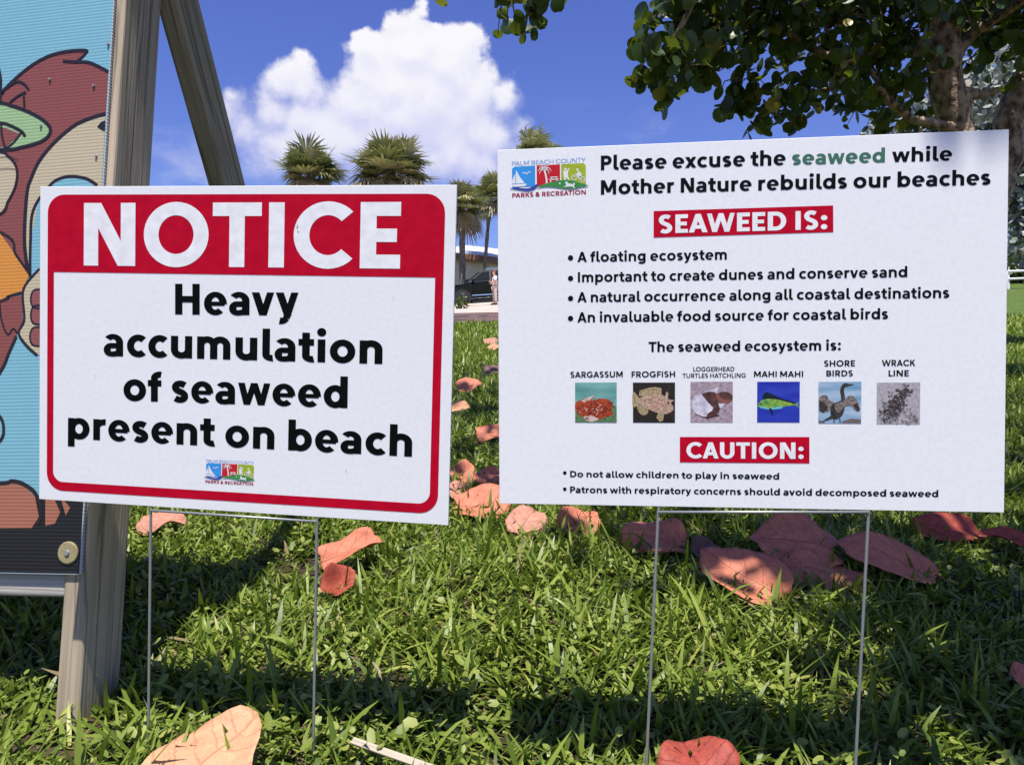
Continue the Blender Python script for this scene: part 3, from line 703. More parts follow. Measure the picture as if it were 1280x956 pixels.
rl('FROGFISH', 789.4, 471.5, 844, 471.1, 471.5, 464.2, bold=.19)
rl('LOGGERHEAD', 866.5, 464.1, 918, 463.8, 464.1, 458.6, bold=.165)
rl('TURTLES HATCHLING', 853, 472.2, 932, 471.7, 472.2, 466.8, bold=.165)
rl('MAHI MAHI', 942.4, 471, 1003.9, 470.9, 471, 463.8, bold=.19)
rl('SHORE', 1030, 457.9, 1068.7, 457.6, 457.9, 450.4, bold=.19)
rl('BIRDS', 1032.8, 470.1, 1066, 470, 470.1, 462.9, bold=.19)
rl('WRACK', 1102.3, 457.4, 1144, 457.2, 457.4, 449.8, bold=.19)
rl('LINE', 1110.6, 470.1, 1136, 470, 470.1, 462.6, bold=.19)
mb = MB(); mb.face([(*FR.uv(*q), .0003) for q in ((849.8,577.6),(1011.7,579),(1011.7,546),(849.8,546))], I_RED); mb.build('heading_band', panR)
rl('CAUTION:', 858, 572.6, 1004.5, 573.4, 572.6, 552.5, I_WHITE, .0005, .225)
rl('Do not allow children to play in seaweed', 712.6, 595.9, 974, 598.9, 595.9, 588.2)
rl('Patrons with respiratory concerns should avoid decomposed seaweed', 712.6, 615.6, 1172.8, 620.9, 615.6, 607.6)
place_emblem(FR, panR, (640, 208.8), (732.2, 204), (640.2, 234.2, 27), 'blue, red and green parks emblem with white sailboat, palm and cyclist')
# six printed pictures
def pic(x0, y0, x1, y1, bgmat, art, label):
    a = Vector(FR.uv(x0, y1)); b = Vector(FR.uv(x1, y0)); mb = MB(); z = .0003
    mb.face([(a.x, a.y, z), (b.x, a.y, z), (b.x, b.y, z), (a.x, b.y, z)], bgmat)
    sc = (b.x - a.x) / 100
    T = lambda p: (a.x + p[0] * sc, b.y - p[1] * (b.y - a.y) / 100)
    art(mb, T, z + .00008, sc)
    o = mb.build('picture', panR); o['label'] = label
rp = random.Random(3)
P_SEA = noisemat('print_green_sea', (.09,.27,.25), (.20,.45,.40), 90, .4, stretch=(.3,1,1)); P_RED = ink('print_weed_red', (.42,.07,.03)); P_RED2 = ink('print_weed_dark', (.22,.03,.02)); P_PALE = ink('print_pale', (.66,.52,.44)); P_GRN = ink('print_sea_green', (.10,.22,.10))
def a_sarg(mb, T, z, s):
    poly(mb, [T(p) for p in ((0,55),(30,48),(100,60),(100,100),(0,100))], P_GRN, z)
    poly(mb, [T(p) for p in smooth_pts([(2,50),(25,40),(48,33),(40,45),(70,40),(90,52),(88,70),(92,80),(70,88),(40,96),(12,82),(1,70)], True)], P_RED, z + .00006)
    poly(mb, [T(p) for p in ((14,46),(34,36),(48,32),(36,44),(22,50))], P_PALE, z + .00012); poly(mb, [T(p) for p in ((20,86),(40,82),(58,92),(40,99),(24,95))], P_PALE, z + .00012)
    for i in range(200):
        x, y = rp.gauss(48, 24), rp.gauss(66, 13)
        if 2 < x < 95 and 38 < y < 97: stroke(mb, [T((x, y)), T((min(99, max(1, x+rp.uniform(-8,8))), min(99, y+rp.uniform(-7,7))))], rp.uniform(.9,2.2)*s, rp.choice((P_RED, P_RED2, P_PALE)) if i % 5 == 0 else rp.choice((P_RED, P_RED2)), z + .00018 + i*2e-6, sm=False)
pic(719,478,770.8,527.6, P_SEA, a_sarg, 'printed picture of red floating weed on green water')
P_BLK = noisemat('print_black', (.010,.008,.006), (.03,.02,.015), 60, .4); P_TAN = noisemat('print_fish_tan', (.26,.14,.09), (.66,.47,.34), 330, .5); P_TAN2 = noisemat('print_fin_tan', (.22,.15,.07), (.52,.41,.22), 420, .5); P_PINK = ink('print_pink', (.55,.25,.2))
def a_frog(mb, T, z, s):
    poly(mb, [T(p) for p in smooth_pts([(0,24),(12,34),(16,45),(12,56),(0,60)], True)], P_TAN2, z)
    poly(mb, [T(p) for p in ((14,34),(16,20),(34,14),(52,11),(68,14),(68,30),(45,34))], P_TAN2, z + .00005)
    poly(mb, [T(p) for p in smooth_pts([(10,55),(22,56),(36,64),(34,78),(22,81),(12,70)], True)], P_TAN2, z + .00006)
    poly(mb, [T(p) for p in smooth_pts([(8,46),(26,34),(50,28),(68,30),(76,34),(79,24),(84,26),(84,40),(98,44),(90,50),(96,60),(94,70),(80,78),(62,76),(44,70),(26,58)], True)], P_TAN, z + .0001)
    poly(mb, [T(p) for p in ((60,74),(74,78),(72,94),(64,98),(56,88))], P_TAN2, z + .00015)
    for q in ((60,52),(40,48),(76,56),(52,60)): disc(mb, T(q), 5*s, P_PINK, z + .0002, 10, 3*s)
    disc(mb, T((84,50)), 2.4*s, P_BLK, z + .00024, 8)
pic(791.2,478,843.8,528, P_BLK, a_frog, 'printed picture of a tan fish on black')
P_SANDP = noisemat('print_mauve_sand', (.24,.17,.21), (.50,.39,.43), 260, .5); P_EGG = noisemat('print_egg', (.42,.38,.46), (.76,.72,.80), 140, .5); P_TUR = noisemat('print_turtle', (.04,.015,.012), (.13,.05,.04), 160, .5); P_TURL = ink('print_turtle_brown', (.25,.10,.08))
def a_turt(mb, T, z, s):
    poly(mb, [T(p) for p in ((10,80),(40,92),(70,84),(60,78),(20,74))], P_TUR, z)
    poly(mb, [T(p) for p in smooth_pts([(3,50),(10,36),(26,30),(45,22),(66,14),(62,26),(58,40),(62,60),(54,76),(36,86),(16,80),(5,68)], True)], P_EGG, z + .00005)
    poly(mb, [T(p) for p in ((26,30),(44,24),(58,26),(64,34),(66,54),(52,62),(36,44))], P_TUR, z + .0001)
    poly(mb, [T(p) for p in smooth_pts([(60,32),(76,25),(92,27),(99,38),(96,48),(82,54),(68,50)], True)], P_TURL, z + .00015)
    poly(mb, [T(p) for p in smooth_pts([(68,28),(84,25),(98,32),(98,44),(84,44),(72,38)], True)], P_TUR, z + .0002)
    poly(mb, [T(p) for p in smooth_pts([(56,54),(68,52),(70,66),(60,82),(42,87),(40,80),(52,70)], True)], P_TUR, z + .0002)
    poly(mb, [T(p) for p in ((66,54),(84,53),(74,64),(70,66))], P_EGG, z + .00025)
pic(863,477,916,527.6, P_SANDP, a_turt, 'printed picture of a dark hatchling leaving a white egg')
P_BLUE = noisemat('print_deep_blue', (.010,.02,.33), (.03,.06,.48), 60, .4, stretch=(.4,1.5,1)); P_MG = noisemat('print_fish_green', (.03,.20,.07), (.36,.52,.04), 160, .4); P_FIN = ink('print_fin_dark', (.012,.02,.03)); P_CYAN = ink('print_belly', (.15,.50,.50))
def a_mahi(mb, T, z, s):
    poly(mb, [T(p) for p in smooth_pts([(12,40),(20,26),(34,30),(60,42),(92,52),(60,54),(20,46)], True)], P_FIN, z)
    poly(mb, [T(p) for p in smooth_pts([(1,58),(10,46),(24,42),(50,44),(88,54),(99,48),(95,56),(99,64),(88,58),(60,62),(30,68),(8,64)], True)], P_MG, z + .00006)
    poly(mb, [T(p) for p in ((2,60),(30,64),(60,60),(58,66),(30,69),(8,65))], P_CYAN, z + .0001)
    poly(mb, [T(p) for p in ((27,64),(34,66),(39,82),(34,80))], P_FIN, z + .00014)
    disc(mb, T((9,55)), 1.8*s, P_FIN, z + .0002, 8)
pic(946.3,477,999.7,527.7, P_BLUE, a_mahi, 'printed picture of a green fish on deep blue')
P_WAT = noisemat('print_blue_water', (.14,.30,.46), (.45,.56,.66), 70, .4, stretch=(.25,1.4,1)); P_BIRD = noisemat('print_bird', (.015,.012,.012), (.06,.045,.04), 160, .5); P_BIRD2 = noisemat('print_bird_wing', (.05,.035,.03), (.34,.28,.25), 420, .5); P_ROCK = ink('print_rock', (.16,.13,.12))
def a_bird(mb, T, z, s):
    poly(mb, [T(p) for p in ((55,96),(75,88),(99,90),(99,99),(55,99))], P_ROCK, z); poly(mb, [T(p) for p in ((1,92),(14,96),(16,99),(1,99))], P_ROCK, z)
    poly(mb, [T(p) for p in smooth_pts([(2,38),(18,32),(26,44),(38,52),(30,66),(14,74),(3,68)], True)], P_BIRD2, z + .00005)
    poly(mb, [T(p) for p in ((2,46),(12,48),(24,62),(12,75),(2,70))], P_BIRD, z + .00009)
    stroke(mb, [T(p) for p in ((58,50),(57,34),(55,20),(60,9),(68,8))], 9*s, P_BIRD, z + .0001)
    poly(mb, [T(p) for p in ((62,5),(70,5),(84,6),(72,10),(62,12))], P_BIRD, z + .00014)
    poly(mb, [T(p) for p in smooth_pts([(30,58),(46,48),(60,44),(62,58),(56,80),(42,90),(30,84)], True)], P_BIRD, z + .00012)
    poly(mb, [T(p) for p in smooth_pts([(38,56),(56,46),(74,33),(88,42),(97,66),(88,70),(76,58),(62,60),(46,74)], True)], P_BIRD2, z + .00018)
    poly(mb, [T(p) for p in ((80,56),(90,50),(97,66),(92,71))], P_BIRD, z + .00022)
    poly(mb, [T(p) for p in ((32,80),(38,86),(20,93),(8,95))], P_BIRD, z + .0002)
    for q in ((36,88),(50,88)): stroke(mb, [T(q), T((q[0]+1, 98))], 2.4*s, P_BIRD, z + .0002, sm=False)
pic(1022.8,477,1076.7,529, P_WAT, a_bird, 'printed picture of a dark bird drying its wings')
P_SAND = noisemat('print_grey_sand', (.30,.27,.29), (.50,.47,.48), 330, .5); P_WR = ink('print_wrack', (.06,.045,.045)); P_WR2 = ink('print_wrack_brown', (.16,.11,.10))
def a_wrack(mb, T, z, s):
    for i in range(420):
        t = rp.random(); cx, cy = 22 + 48*t, 78 - 68*t; w = 15*(1 - .55*t)
        x, y = rp.gauss(cx, w), rp.gauss(cy + 4, 7)
        if i > 370: x, y = rp.uniform(5, 95), rp.uniform(60, 97)
        x2, y2 = x + rp.uniform(-9,9), y + rp.uniform(-5,5)
        if all(2 < k < 98 for k in (x, y, x2, y2)): stroke(mb, [T((x, y)), T((x2, y2))], rp.uniform(.8,2.6)*s, rp.choice((P_WR, P_WR, P_WR2)), z + i*1.5e-6, sm=False)
pic(1095.7,478,1150.2,529.8, P_SAND, a_wrack, 'printed picture of dark weed lying on grey sand')

# ------------------------------------------------------------------ painted photo board on an A frame of lumber
# board plane: bottom right corner and top of the right edge fix its lean
PB = at(100, 718, 1.205); PT = at(142.5, 0, 1.318)
bx = Vector((.985, -.172, 0)); by_ = (PT - PB).normalized(); FB = Face(PB, bx - by_ * bx.dot(by_), by_)
board = empty('painted_board', 'teal painted cartoon board leaning on a wooden A frame', 'board'); board.matrix_world = FB.M
def cart(name, col): return coroplast(name, 'Y', .0058, tuple(k * .86 for k in col))
C_TEAL = cart('board_teal', (.19,.43,.52)); C_BRN = cart('board_brown', (.235,.066,.052)); C_CRM = cart('board_cream', (.50,.43,.28)); C_GRN = cart('board_green', (.30,.46,.22)); C_ORG = cart('board_orange', (.62,.25,.035)); C_INK = cart('board_outline', (.016,.010,.011)); C_BLK = cart('board_black', (.012,.011,.012)); C_TAN = cart('board_foot', (.36,.135,.085)); C_PAD = cart('board_pad', (.25,.075,.07))
for mm in (C_TEAL, C_BRN, C_CRM, C_GRN, C_ORG, C_TAN, C_BLK):
    b = [n for n in mm.node_tree.nodes if n.type == 'BUMP'][0]; b.inputs['Distance'].default_value = .0002
    [n for n in mm.node_tree.nodes if n.type == 'MATH'][0].inputs[1].default_value = 1.0
BW, BH = 1.10, 1.35
M_EDGE = newmat('board_edge', (.45,.46,.48), .6)
mb = MB(); mb.box((-BW/2, BH/2, -.0025), (BW, BH, .005), M_EDGE); mb.face([(-BW+.001, .001, .0002), (-.001, .001, .0002), (-.001, BH-.001, .0002), (-BW+.001, BH-.001, .0002)], C_TEAL); panel = mb.build('panel', board)
# fluted edge of the corrugated sheet
me_ = MB()
for k in range(int(BH / .0058)):
    me_.box((.0006, .003 + k * .0058, -.0025), (.0014, .0022, .005), M_EDGE)
me_.build('fluted_edge', panel)
B_ = lambda ps: [FB.uv(*p) for p in ps]
art = MB(); u = 1.24 / 960     # metres per pixel at the board
def fill(ps, m, z, sm=True): poly(art, B_(smooth_pts(ps, True, 4) if sm else ps), m, z)
def ink_(ps, w, z=.0009, taper=False): stroke(art, B_(ps), w * u, C_INK, z, taper)
def rx(y):
    a_, b_ = 60.0, 200.0
    for _ in range(30):
        m_ = (a_ + b_) / 2
        if FB.uv(m_, y)[0] < -.0022: a_ = m_
        else: b_ = m_
    return a_
# right edge of the board in the picture
fill([(-260,180),(-200,120),(-60,118),(3,116),(21,97.5),(42,81),(63,70),(84,65),(105,63.5),(110,65.5),(100,74.5),(93,79),(113,79),(rx(90),90),(rx(250),250),(rx(330),330),(60,360),(20,330),(0,300),(-60,330),(-200,300)], C_BRN, .0003, False)
fill([(rx(146),145),(117,149),(94,159),(69,180),(50,203),(40,222),(34,250),(31,305),(36,343),(60,352),(rx(352),352)], C_CRM, .0005, False)
fill([(48,252),(63,233),(77,225),(92,222),(109,226),(123,236),(127,262),(126,310),(118,345),(40,345),(39,300)], C_TEAL, .0006, False)
ink_([(38,346),(38.5,305),(42,263),(63,232),(77,223),(92,221),(109,224),(122,232)], 4.2)
fill([(-60,124),(0,129),(12.5,132),(33,139),(52,149),(63,160),(61,170),(50,178),(29,184),(8,187.5),(-60,186)], C_GRN, .0005, False)
fill([(-40,157),(6,160),(26,168),(8,184),(-40,186)], C_BRN, .0007, False)
fill([(-60,188),(0,191),(10,196),(19,206),(22,220),(19,235),(10,253),(0,268),(-60,290)], C_CRM, .0005, False)
ink_([(-70,122),(0,117),(3,115),(21,97.5),(42,81),(63,70),(84,65),(105,63.5),(110,65.5)], 4.6); ink_([(110,64),(102,73),(93,79)], 3.6, .00095); ink_([(79,77),(96,78),(113,79),(rx(90),90)], 4, .0010, 0)
ink_([(rx(144),143),(117,147),(94,157),(69,178),(50,201),(40,222),(34,243),(31,300),(35,338)], 5.2)
ink_([(-60,124),(0,129),(12.5,132),(33,139),(52,149),(63,160),(61,170),(50,178),(29,184),(8,187.5),(-60,187)], 4.6, .0011)
ink_([(-40,150),(0,154),(12.5,157),(27,164.5),(32,171)], 4, .0012); ink_([(28,165),(18,178),(8,186)], 2.6, .0012); ink_([(2,156),(3,170),(7,186)], 3, .00125)
ink_([(3,115),(21,103),(31,106),(36.5,113)], 3.2, .0012); ink_([(12.5,129),(23,120.5),(33,115.5)], 3.2, .0012); ink_([(30,118),(31,134)], 3, .0013)
ink_([(-2,84),(1,100),(0,129)], 5, .0013)
ink_([(-50,188),(0,190),(10,195),(19,205),(22,218),(19,235),(10,253),(0,268),(-60,290)], 3.6, .0011)
ink_([(0,197),(12,197),(24,200)], .8, .0014); ink_([(0,212),(12,211),(24,213)], .8, .0014)
fill([(122,159),(127,153),(rx(152),151),(rx(163),164),(128,163)], C_INK, .0012, False)
# bib, arm and paw
fill([(-140,250),(0,291),(37,343),(28,365),(10,370),(0,376),(-140,420)], C_ORG, .0007, False)
fill([(-140,400),(0,378),(14,370),(28,370),(29,400),(22,417),(0,466),(-140,520)], C_BRN, .00075, False)
fill([(50,336),(34,355),(29,370),(31,400),(24,416),(33,431),(47,443),(60,446),(64,340)], C_CRM, .0008, False)
for (x, y) in ((47,373),(47,393),(46,420)):
    fill([(x-8,y),(x-5,y-10),(x+5,y-11),(x+10,y),(x+5,y+12),(x-5,y+11)], C_PAD, .0009); ink_([(x+8,y-11),(x-4,y-10),(x-8,y),(x-5,y+11),(x+6,y+13)], 2.6, .0010)
ink_([(-140,246),(0,290),(20,318),(37.6,343)], 3.4, .0010); ink_([(-120,410),(0,377),(10,371),(28,366)], 3.6, .0011)
ink_([(50,336),(33,355.5),(29,370),(31,400),(24,416),(33,431),(47,444)], 3.4, .0012)
ink_([(0,378),(2.5,400),(10,418),(17,411),(22,416)], 2.6, .0012); ink_([(21,420),(12,440),(0,466),(-40,520)], 4, .0012)
ink_([(-30,500),(0,520),(5,540),(0,552)], 4, .0012)
# dark ground band and feet
yk = FB.uv(60, 622)[1]; poly(art, [(-BW+.0015, .0015), (-.0015, .0015), (-.0015, yk), (-BW+.0015, yk)], C_BLK, .0003)
fill([(-90,605),(0,606),(15,603),(30,607),(44,620),(49,646),(40,659.5),(0,660),(-90,655)], C_TAN, .0006, False)
ink_([(-90,604),(0,604),(15,601),(30,605),(45,617),(52,640),(46,656)], 5, .0009)
fill([(57,618),(66,618),(75.6,640),(69,654),(57,657)], C_TAN, .0006, False); fill([(76,620),(88,634),(82.5,644),(79,632)], C_TAN, .0006, False)
art.build('painted_picture', panel)
# screws and washer
M_BRASS = noisemat('washer_nylon', (.24,.20,.10), (.33,.28,.15), 120, .5)
for (x, y) in ((63,100),(118,108),(121,196),(136,56),(52,158)):
    c = FB.uv(x, y); s = MB(); s.tube([(c[0], c[1], -.001), (c[0], c[1], .004)], [.0026, .0018], M_STEEL, 8); s.build('screw', panel)
c = FB.uv(86, 690.5); s = MB(); s.tube([(c[0], c[1], .0004), (c[0], c[1], .0026), (c[0], c[1], .0034)], [.0176, .0176, .016], M_BRASS, 28); w = s.build('washer', panel)
s = MB(); s.tube([(c[0], c[1], .003), (c[0], c[1], .0058)], [.0048, .0038], M_STEEL, 10); s.build('screw_head', panel)
# lumber: posts, rail, braces in board coordinates
def beam(name, p0, p1, w, d, parent, mat, side=Vector((1,0,0))):
    """2x4: w along the board's x, d across; local z runs along the timber"""
    p0, p1 = Vector(p0), Vector(p1); L = (p1 - p0).length; zz = (p1 - p0).normalized(); xx = (side - zz * side.dot(zz)).normalized(); yy = zz.cross(xx)
    mb = MB(); mb.box((0, 0, L/2), (w, d, L), mat); o = mb.build(name, parent, bevel=.004, segs=2)
    M = Matrix((xx, yy, zz)).transposed().to_4x4(); M.translation = p0; o.matrix_local = M
    return o
M_wb = FB.M.inverted()
def post(xc, foot):
    # top and foot of the front face centre line
    return beam('post', (xc + .000, foot, -.0535), (xc + .0185, 1.45, -.0535), .040, .095, board, M_WOOD)
post(-.0155, -.30)
post(-BW + .03, -.30)
def brace(x, t):
    a = M_wb @ at(222, 0, 1.475); b = M_wb @ at(392, 632, 2.46)
    a.x += x; b.x += x; d = (a - b).normalized()
    return beam('brace', b - d * .12, a + d * .62, .040, .092, board, M_WOODB)
brace(0, 0); brace(-BW + .06, 0)
c0 = FB.uv(75, 733); mb = MB(); mb.box((0, 0, 0), (BW - .09, .036, .07), M_WOODX); rail = mb.build('rail', board, bevel=.003); rail.location = (c0[0] - (BW - .09)/2, c0[1], -.045)

# ------------------------------------------------------------------ fallen sea grape leaves
def fallen_mat(name, c1, c2, vein, edge):
    m = newmat(name, c1, .58, 0, .3); nt, p = nodes(m)
    uvn = add(nt, 'ShaderNodeUVMap'); sp = add(nt, 'ShaderNodeSeparateXYZ'); nt.links.new(uvn.outputs[0], sp.inputs[0])
    u_, v_ = sp.outputs['X'], sp.outputs['Y']           # u along the midrib, v across, -1..1
    av = wmath(nt, 'ABSOLUTE', v_)
    n = add(nt, 'ShaderNodeTexNoise'); n.inputs['Scale'].default_value = 3.2; n.inputs['Detail'].default_value = 8; n.inputs['Roughness'].default_value = .65; nt.links.new(uvn.outputs[0], n.inputs['Vector'])
    base = ramp(nt, n.outputs['Fac'], [(.30, c2), (.52, c1), (.72, tuple(min(1, k*1.25) for k in c1))])
    n2 = add(nt, 'ShaderNodeTexNoise'); n2.inputs['Scale'].default_value = 9; n2.inputs['Detail'].default_value = 5; nt.links.new(uvn.outputs[0], n2.inputs['Vector'])
    blot = ramp(nt, n2.outputs['Fac'], [(.60, (0,0,0)), (.66, (1,1,1))])
    mx0 = add(nt, 'ShaderNodeMix', data_type='RGBA'); nt.links.new(wmath(nt, 'MULTIPLY', blot, .55), mx0.inputs[0]); nt.links.new(base, mx0.inputs[6]); mx0.inputs[7].default_value = (*edge, 1)
    mid = add(nt, 'ShaderNodeMapRange'); nt.links.new(av, mid.inputs[0]); mid.inputs[1].default_value = .035; mid.inputs[2].default_value = .012
    # side veins: sawtooth in u - .7|v|
    wob = wmath(nt, 'MULTIPLY_ADD', n.outputs['Fac'], .34, u_); fr = wmath(nt, 'FRACT', wmath(nt, 'MULTIPLY', wmath(nt, 'SUBTRACT', wob, wmath(nt, 'MULTIPLY', wmath(nt, 'POWER', av, 1.3), .55)), 2.6))
    dv = wmath(nt, 'ABSOLUTE', wmath(nt, 'SUBTRACT', fr, .5))
    sv = add(nt, 'ShaderNodeMapRange'); nt.links.new(dv, sv.inputs[0]); sv.inputs[1].default_value = .055; sv.inputs[2].default_value = .015
    vv = wmath(nt, 'MAXIMUM', mid.outputs[0], wmath(nt, 'MULTIPLY', sv.outputs[0], .65))
    mx = add(nt, 'ShaderNodeMix', data_type='RGBA'); nt.links.new(wmath(nt, 'MULTIPLY', vv, .5), mx.inputs[0]); nt.links.new(mx0.outputs[2], mx.inputs[6]); mx.inputs[7].default_value = (*vein, 1)
    nt.links.new(mx.outputs[2], p.inputs['Base Color'])
    vo = add(nt, 'ShaderNodeTexVoronoi', feature='DISTANCE_TO_EDGE'); vo.inputs['Scale'].default_value = 14; nt.links.new(uvn.outputs[0], vo.inputs['Vector'])
    h = wmath(nt, 'ADD', wmath(nt, 'MULTIPLY', vv, .8), wmath(nt, 'MULTIPLY', n2.outputs['Fac'], 1.2)); h = wmath(nt, 'ADD', h, wmath(nt, 'MULTIPLY', vo.outputs[0], .8))
    b = add(nt, 'ShaderNodeBump'); b.inputs['Distance'].default_value = .0008; nt.links.new(h, b.inputs['Height']); nt.links.new(b.outputs[0], p.inputs['Normal'])
    t = add(nt, 'ShaderNodeBsdfTranslucent'); nt.links.new(mx.outputs[2], t.inputs[0])
    ms = add(nt, 'ShaderNodeMixShader'); ms.inputs[0].default_value = .15; nt.links.new(p.outputs[0], ms.inputs[1]); nt.links.new(t.outputs[0], ms.inputs[2]); nt.links.new(ms.outputs[0], nt.nodes['Material Output'].inputs[0])
    return m
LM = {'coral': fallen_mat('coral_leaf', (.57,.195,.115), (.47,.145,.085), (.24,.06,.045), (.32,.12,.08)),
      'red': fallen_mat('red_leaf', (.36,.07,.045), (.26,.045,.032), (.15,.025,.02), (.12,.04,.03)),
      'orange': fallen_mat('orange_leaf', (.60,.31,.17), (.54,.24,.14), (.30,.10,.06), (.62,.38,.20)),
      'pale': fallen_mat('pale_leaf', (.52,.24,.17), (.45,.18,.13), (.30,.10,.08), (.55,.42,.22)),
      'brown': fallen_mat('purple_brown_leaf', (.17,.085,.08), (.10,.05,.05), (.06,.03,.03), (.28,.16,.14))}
M_STALK = newmat('leaf_stalk', (.22,.07,.05), .6)
def leaf_mesh(Lx, Ly, fold, curl, rumple, seed, notch=.16, point=0.0, holes=0, mat=None):
    r = random.Random(seed); NR, NA = 9, 40; ph = [r.uniform(0, 6.28) for _ in range(6)]
    verts, uvs, faces = [], [], []
    def P(t, a):
        rad = 1 - notch * math.exp(-((math.pi - abs(a)) / .35) ** 2) + .03*math.sin(3*a+ph[0]) + .02*math.sin(7*a+ph[1]) + .014*math.sin(13*a+ph[5]) - .05*max(0, math.sin(5*a+ph[4])-.86)/.14*t + point * math.exp(-(a/.45)**2)
        u_, v_ = math.cos(a) * rad * t, math.sin(a) * rad * t
        x, y = u_ * Lx/2, v_ * Ly/2
        zc = fold * abs(v_) * Ly/2 + curl * (u_*u_) * Lx*.22 + rumple * (.012*math.sin(3.1*u_+2.2*v_+ph[2]) + .010*math.sin(4.7*v_-2.1*u_+ph[3])*t + .012*t*t*math.sin(3*a+ph[4]))
        return (x, y, zc), (u_, v_)
    p, uv = P(0, 0); verts.append(p); uvs.append(uv)
    for i in range(1, NR):
        for j in range(NA):
            p, uv = P(i/(NR-1), -math.pi + 2*math.pi*j/NA); verts.append(p); uvs.append(uv)
    for j in range(NA): faces.append((0, 1+j, 1+(j+1) % NA))
    hs = set()
    for _ in range(holes): hs.add((r.randrange(3, NR-2), r.randrange(NA)))
    for i in range(NR-2):
        for j in range(NA):
            if (i, j) in hs or (i, (j+1) % NA) in hs: continue
            a, b = 1+i*NA+j, 1+i*NA+(j+1) % NA; faces.append((a, a+NA, b+NA, b))
    me = bpy.data.meshes.new('leaf'); me.from_pydata(verts, [], faces); me.materials.append(mat)
    ul = me.uv_layers.new(name='UVMap')
    for lp in me.loops: ul.data[lp.index].uv = uvs[lp.vertex_index]
    me.polygons.foreach_set('use_smooth', [True]*len(faces)); me.update()
    return me
SL = math.atan(.144)
def fallen(px, py, wpx, lay, tone, label, yaw=0, asp=.85, fold=.15, curl=.2, rumple=1.0, tilt=(0,0), lift=.03, notch=.16, point=0, holes=0, seed=None, stalk=True):
    p = ghit(px, py, lift); d = (p - CAM).dot(FWD); L = wpx / FPX * d
    lift += .018; p = ghit(px, py, lift); me = leaf_mesh(L, L*asp, fold*.6, curl*.5, .55*rumple*min(1, L/.16), seed or int(px*7+py), notch, point, holes, LM[tone])
    o = link('fallen_leaf', me); o.location = p
    o.rotation_euler = (Matrix.Rotation(SL + R(tilt[0] + 9), 3, 'X') @ Matrix.Rotation(R(tilt[1]), 3, 'Y') @ Matrix.Rotation(R(yaw), 3, 'Z')).to_euler()
    sm = o.modifiers.new('thickness', 'SOLIDIFY'); sm.thickness = .0004; sm.offset = 0
    tag(o, label, 'leaf', 'fallen sea grape leaves on the grass')
    if stalk:
        s = MB(); k = -L/2*(1-notch); s.tube([(k*.96, 0, .001), (k*1.08, .003, .004), (k*1.22, .008, .001)], [.0018,.0016,.0012], M_STALK, 6); s.build('stalk', o, smooth=True)
    return o
fallen(250, 962, 146, 0, 'orange', 'big pale orange leaf cut off by the bottom edge, below the notice sign', 58, .86, .22, .25, 1.2, (16, 0), .03, .1, .30)
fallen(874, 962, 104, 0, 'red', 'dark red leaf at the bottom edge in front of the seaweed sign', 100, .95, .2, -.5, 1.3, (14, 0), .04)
fallen(1284, 846, 40, 0, 'coral', 'pink leaf cut off by the right edge in deep shade', 80, .9, .2, .2, 1, (20, 0), .03)
fallen(438, 690, 84, 0, 'coral', 'folded coral leaf beside the right wire of the notice sign, upper of two', 28, .62, .75, .3, 1.1, (8, -8), .035)
fallen(422, 729, 50, 0, 'red', 'small dark red curled leaf beside the right wire of the notice sign, lower of two', 70, .8, .8, .5, 1.2, (25, 10), .03)
fallen(200, 653, 58, 0, 'pale', 'pale pink and yellow leaf behind the left wire of the notice sign', 10, .7, .35, .4, 1.3, (12, 0), .03, holes=1)
fallen(602, 629, 74, 0, 'coral', 'wide flat pink leaf showing between the bottom corners of both signs', 5, .8, .15, -.3, 1.1, (18, 0), .03)
fallen(657, 652, 52, 0, 'pale', 'round peach leaf just under the left bottom corner of the seaweed sign', 60, .95, .12, .2, 1, (22, 0), .03)
fallen(723, 653, 56, 0, 'coral', 'pink leaf eaten with holes under the seaweed sign, in sunshine', 20, .85, .2, .3, 1.4, (22, 0), .03, holes=4)
fallen(822, 673, 86, 0, 'coral', 'two lobed coral leaf crossed by the left wire of the seaweed sign', 170, .80, .22, -.2, 1.1, (14, 0), .035, .3)
fallen(880, 690, 40, 0, 'brown', 'small crumpled purple brown leaf between two large coral leaves', 60, .8, .8, .6, 1.6, (22, 0), .03)
fallen(933, 719, 120, 0, 'coral', 'large coral leaf with a deep fold, nearest of the heap under the seaweed sign', 138, .72, .28, -.4, 1.1, (20, 0), .045, .2)
fallen(1030, 716, 112, 0, 'coral', 'torn coral leaf lying under the broad two lobed leaf', 160, .60, .12, -.2, 1.0, (12, 0), .022)
fallen(999, 678, 112, 0, 'coral', 'broad two lobed coral leaf with a sun spot, topmost of the heap', 162, .82, .16, -.35, 1.0, (18, 0), .055, .3)
fallen(1113, 696, 112, 0, 'coral', 'long oval red coral leaf crossed by the right wire of the seaweed sign', 145, .62, .18, -.3, .9, (18, 0), .05, .05, .12)
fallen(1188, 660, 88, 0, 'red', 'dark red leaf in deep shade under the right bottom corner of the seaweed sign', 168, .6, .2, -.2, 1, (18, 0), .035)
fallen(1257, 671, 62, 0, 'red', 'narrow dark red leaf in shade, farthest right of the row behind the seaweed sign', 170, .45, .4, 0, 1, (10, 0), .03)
fallen(576, 590, 36, 0, 'coral', 'pink leaf beside the right edge of the notice sign, upper of the sunny cluster', 40, .85, .2, .2, 1, (22, 0), .03)
fallen(590, 600, 36, 0, 'coral', 'pink leaf lying in the middle of the sunny cluster between the signs', 160, .7, .3, .2, 1.2, (18, 0), .025)
fallen(613, 597, 40, 0, 'coral', 'ragged pink leaf beside the left edge of the seaweed sign, in the sunny cluster', 30, .8, .3, .4, 1.5, (22, 0), .03, holes=3)
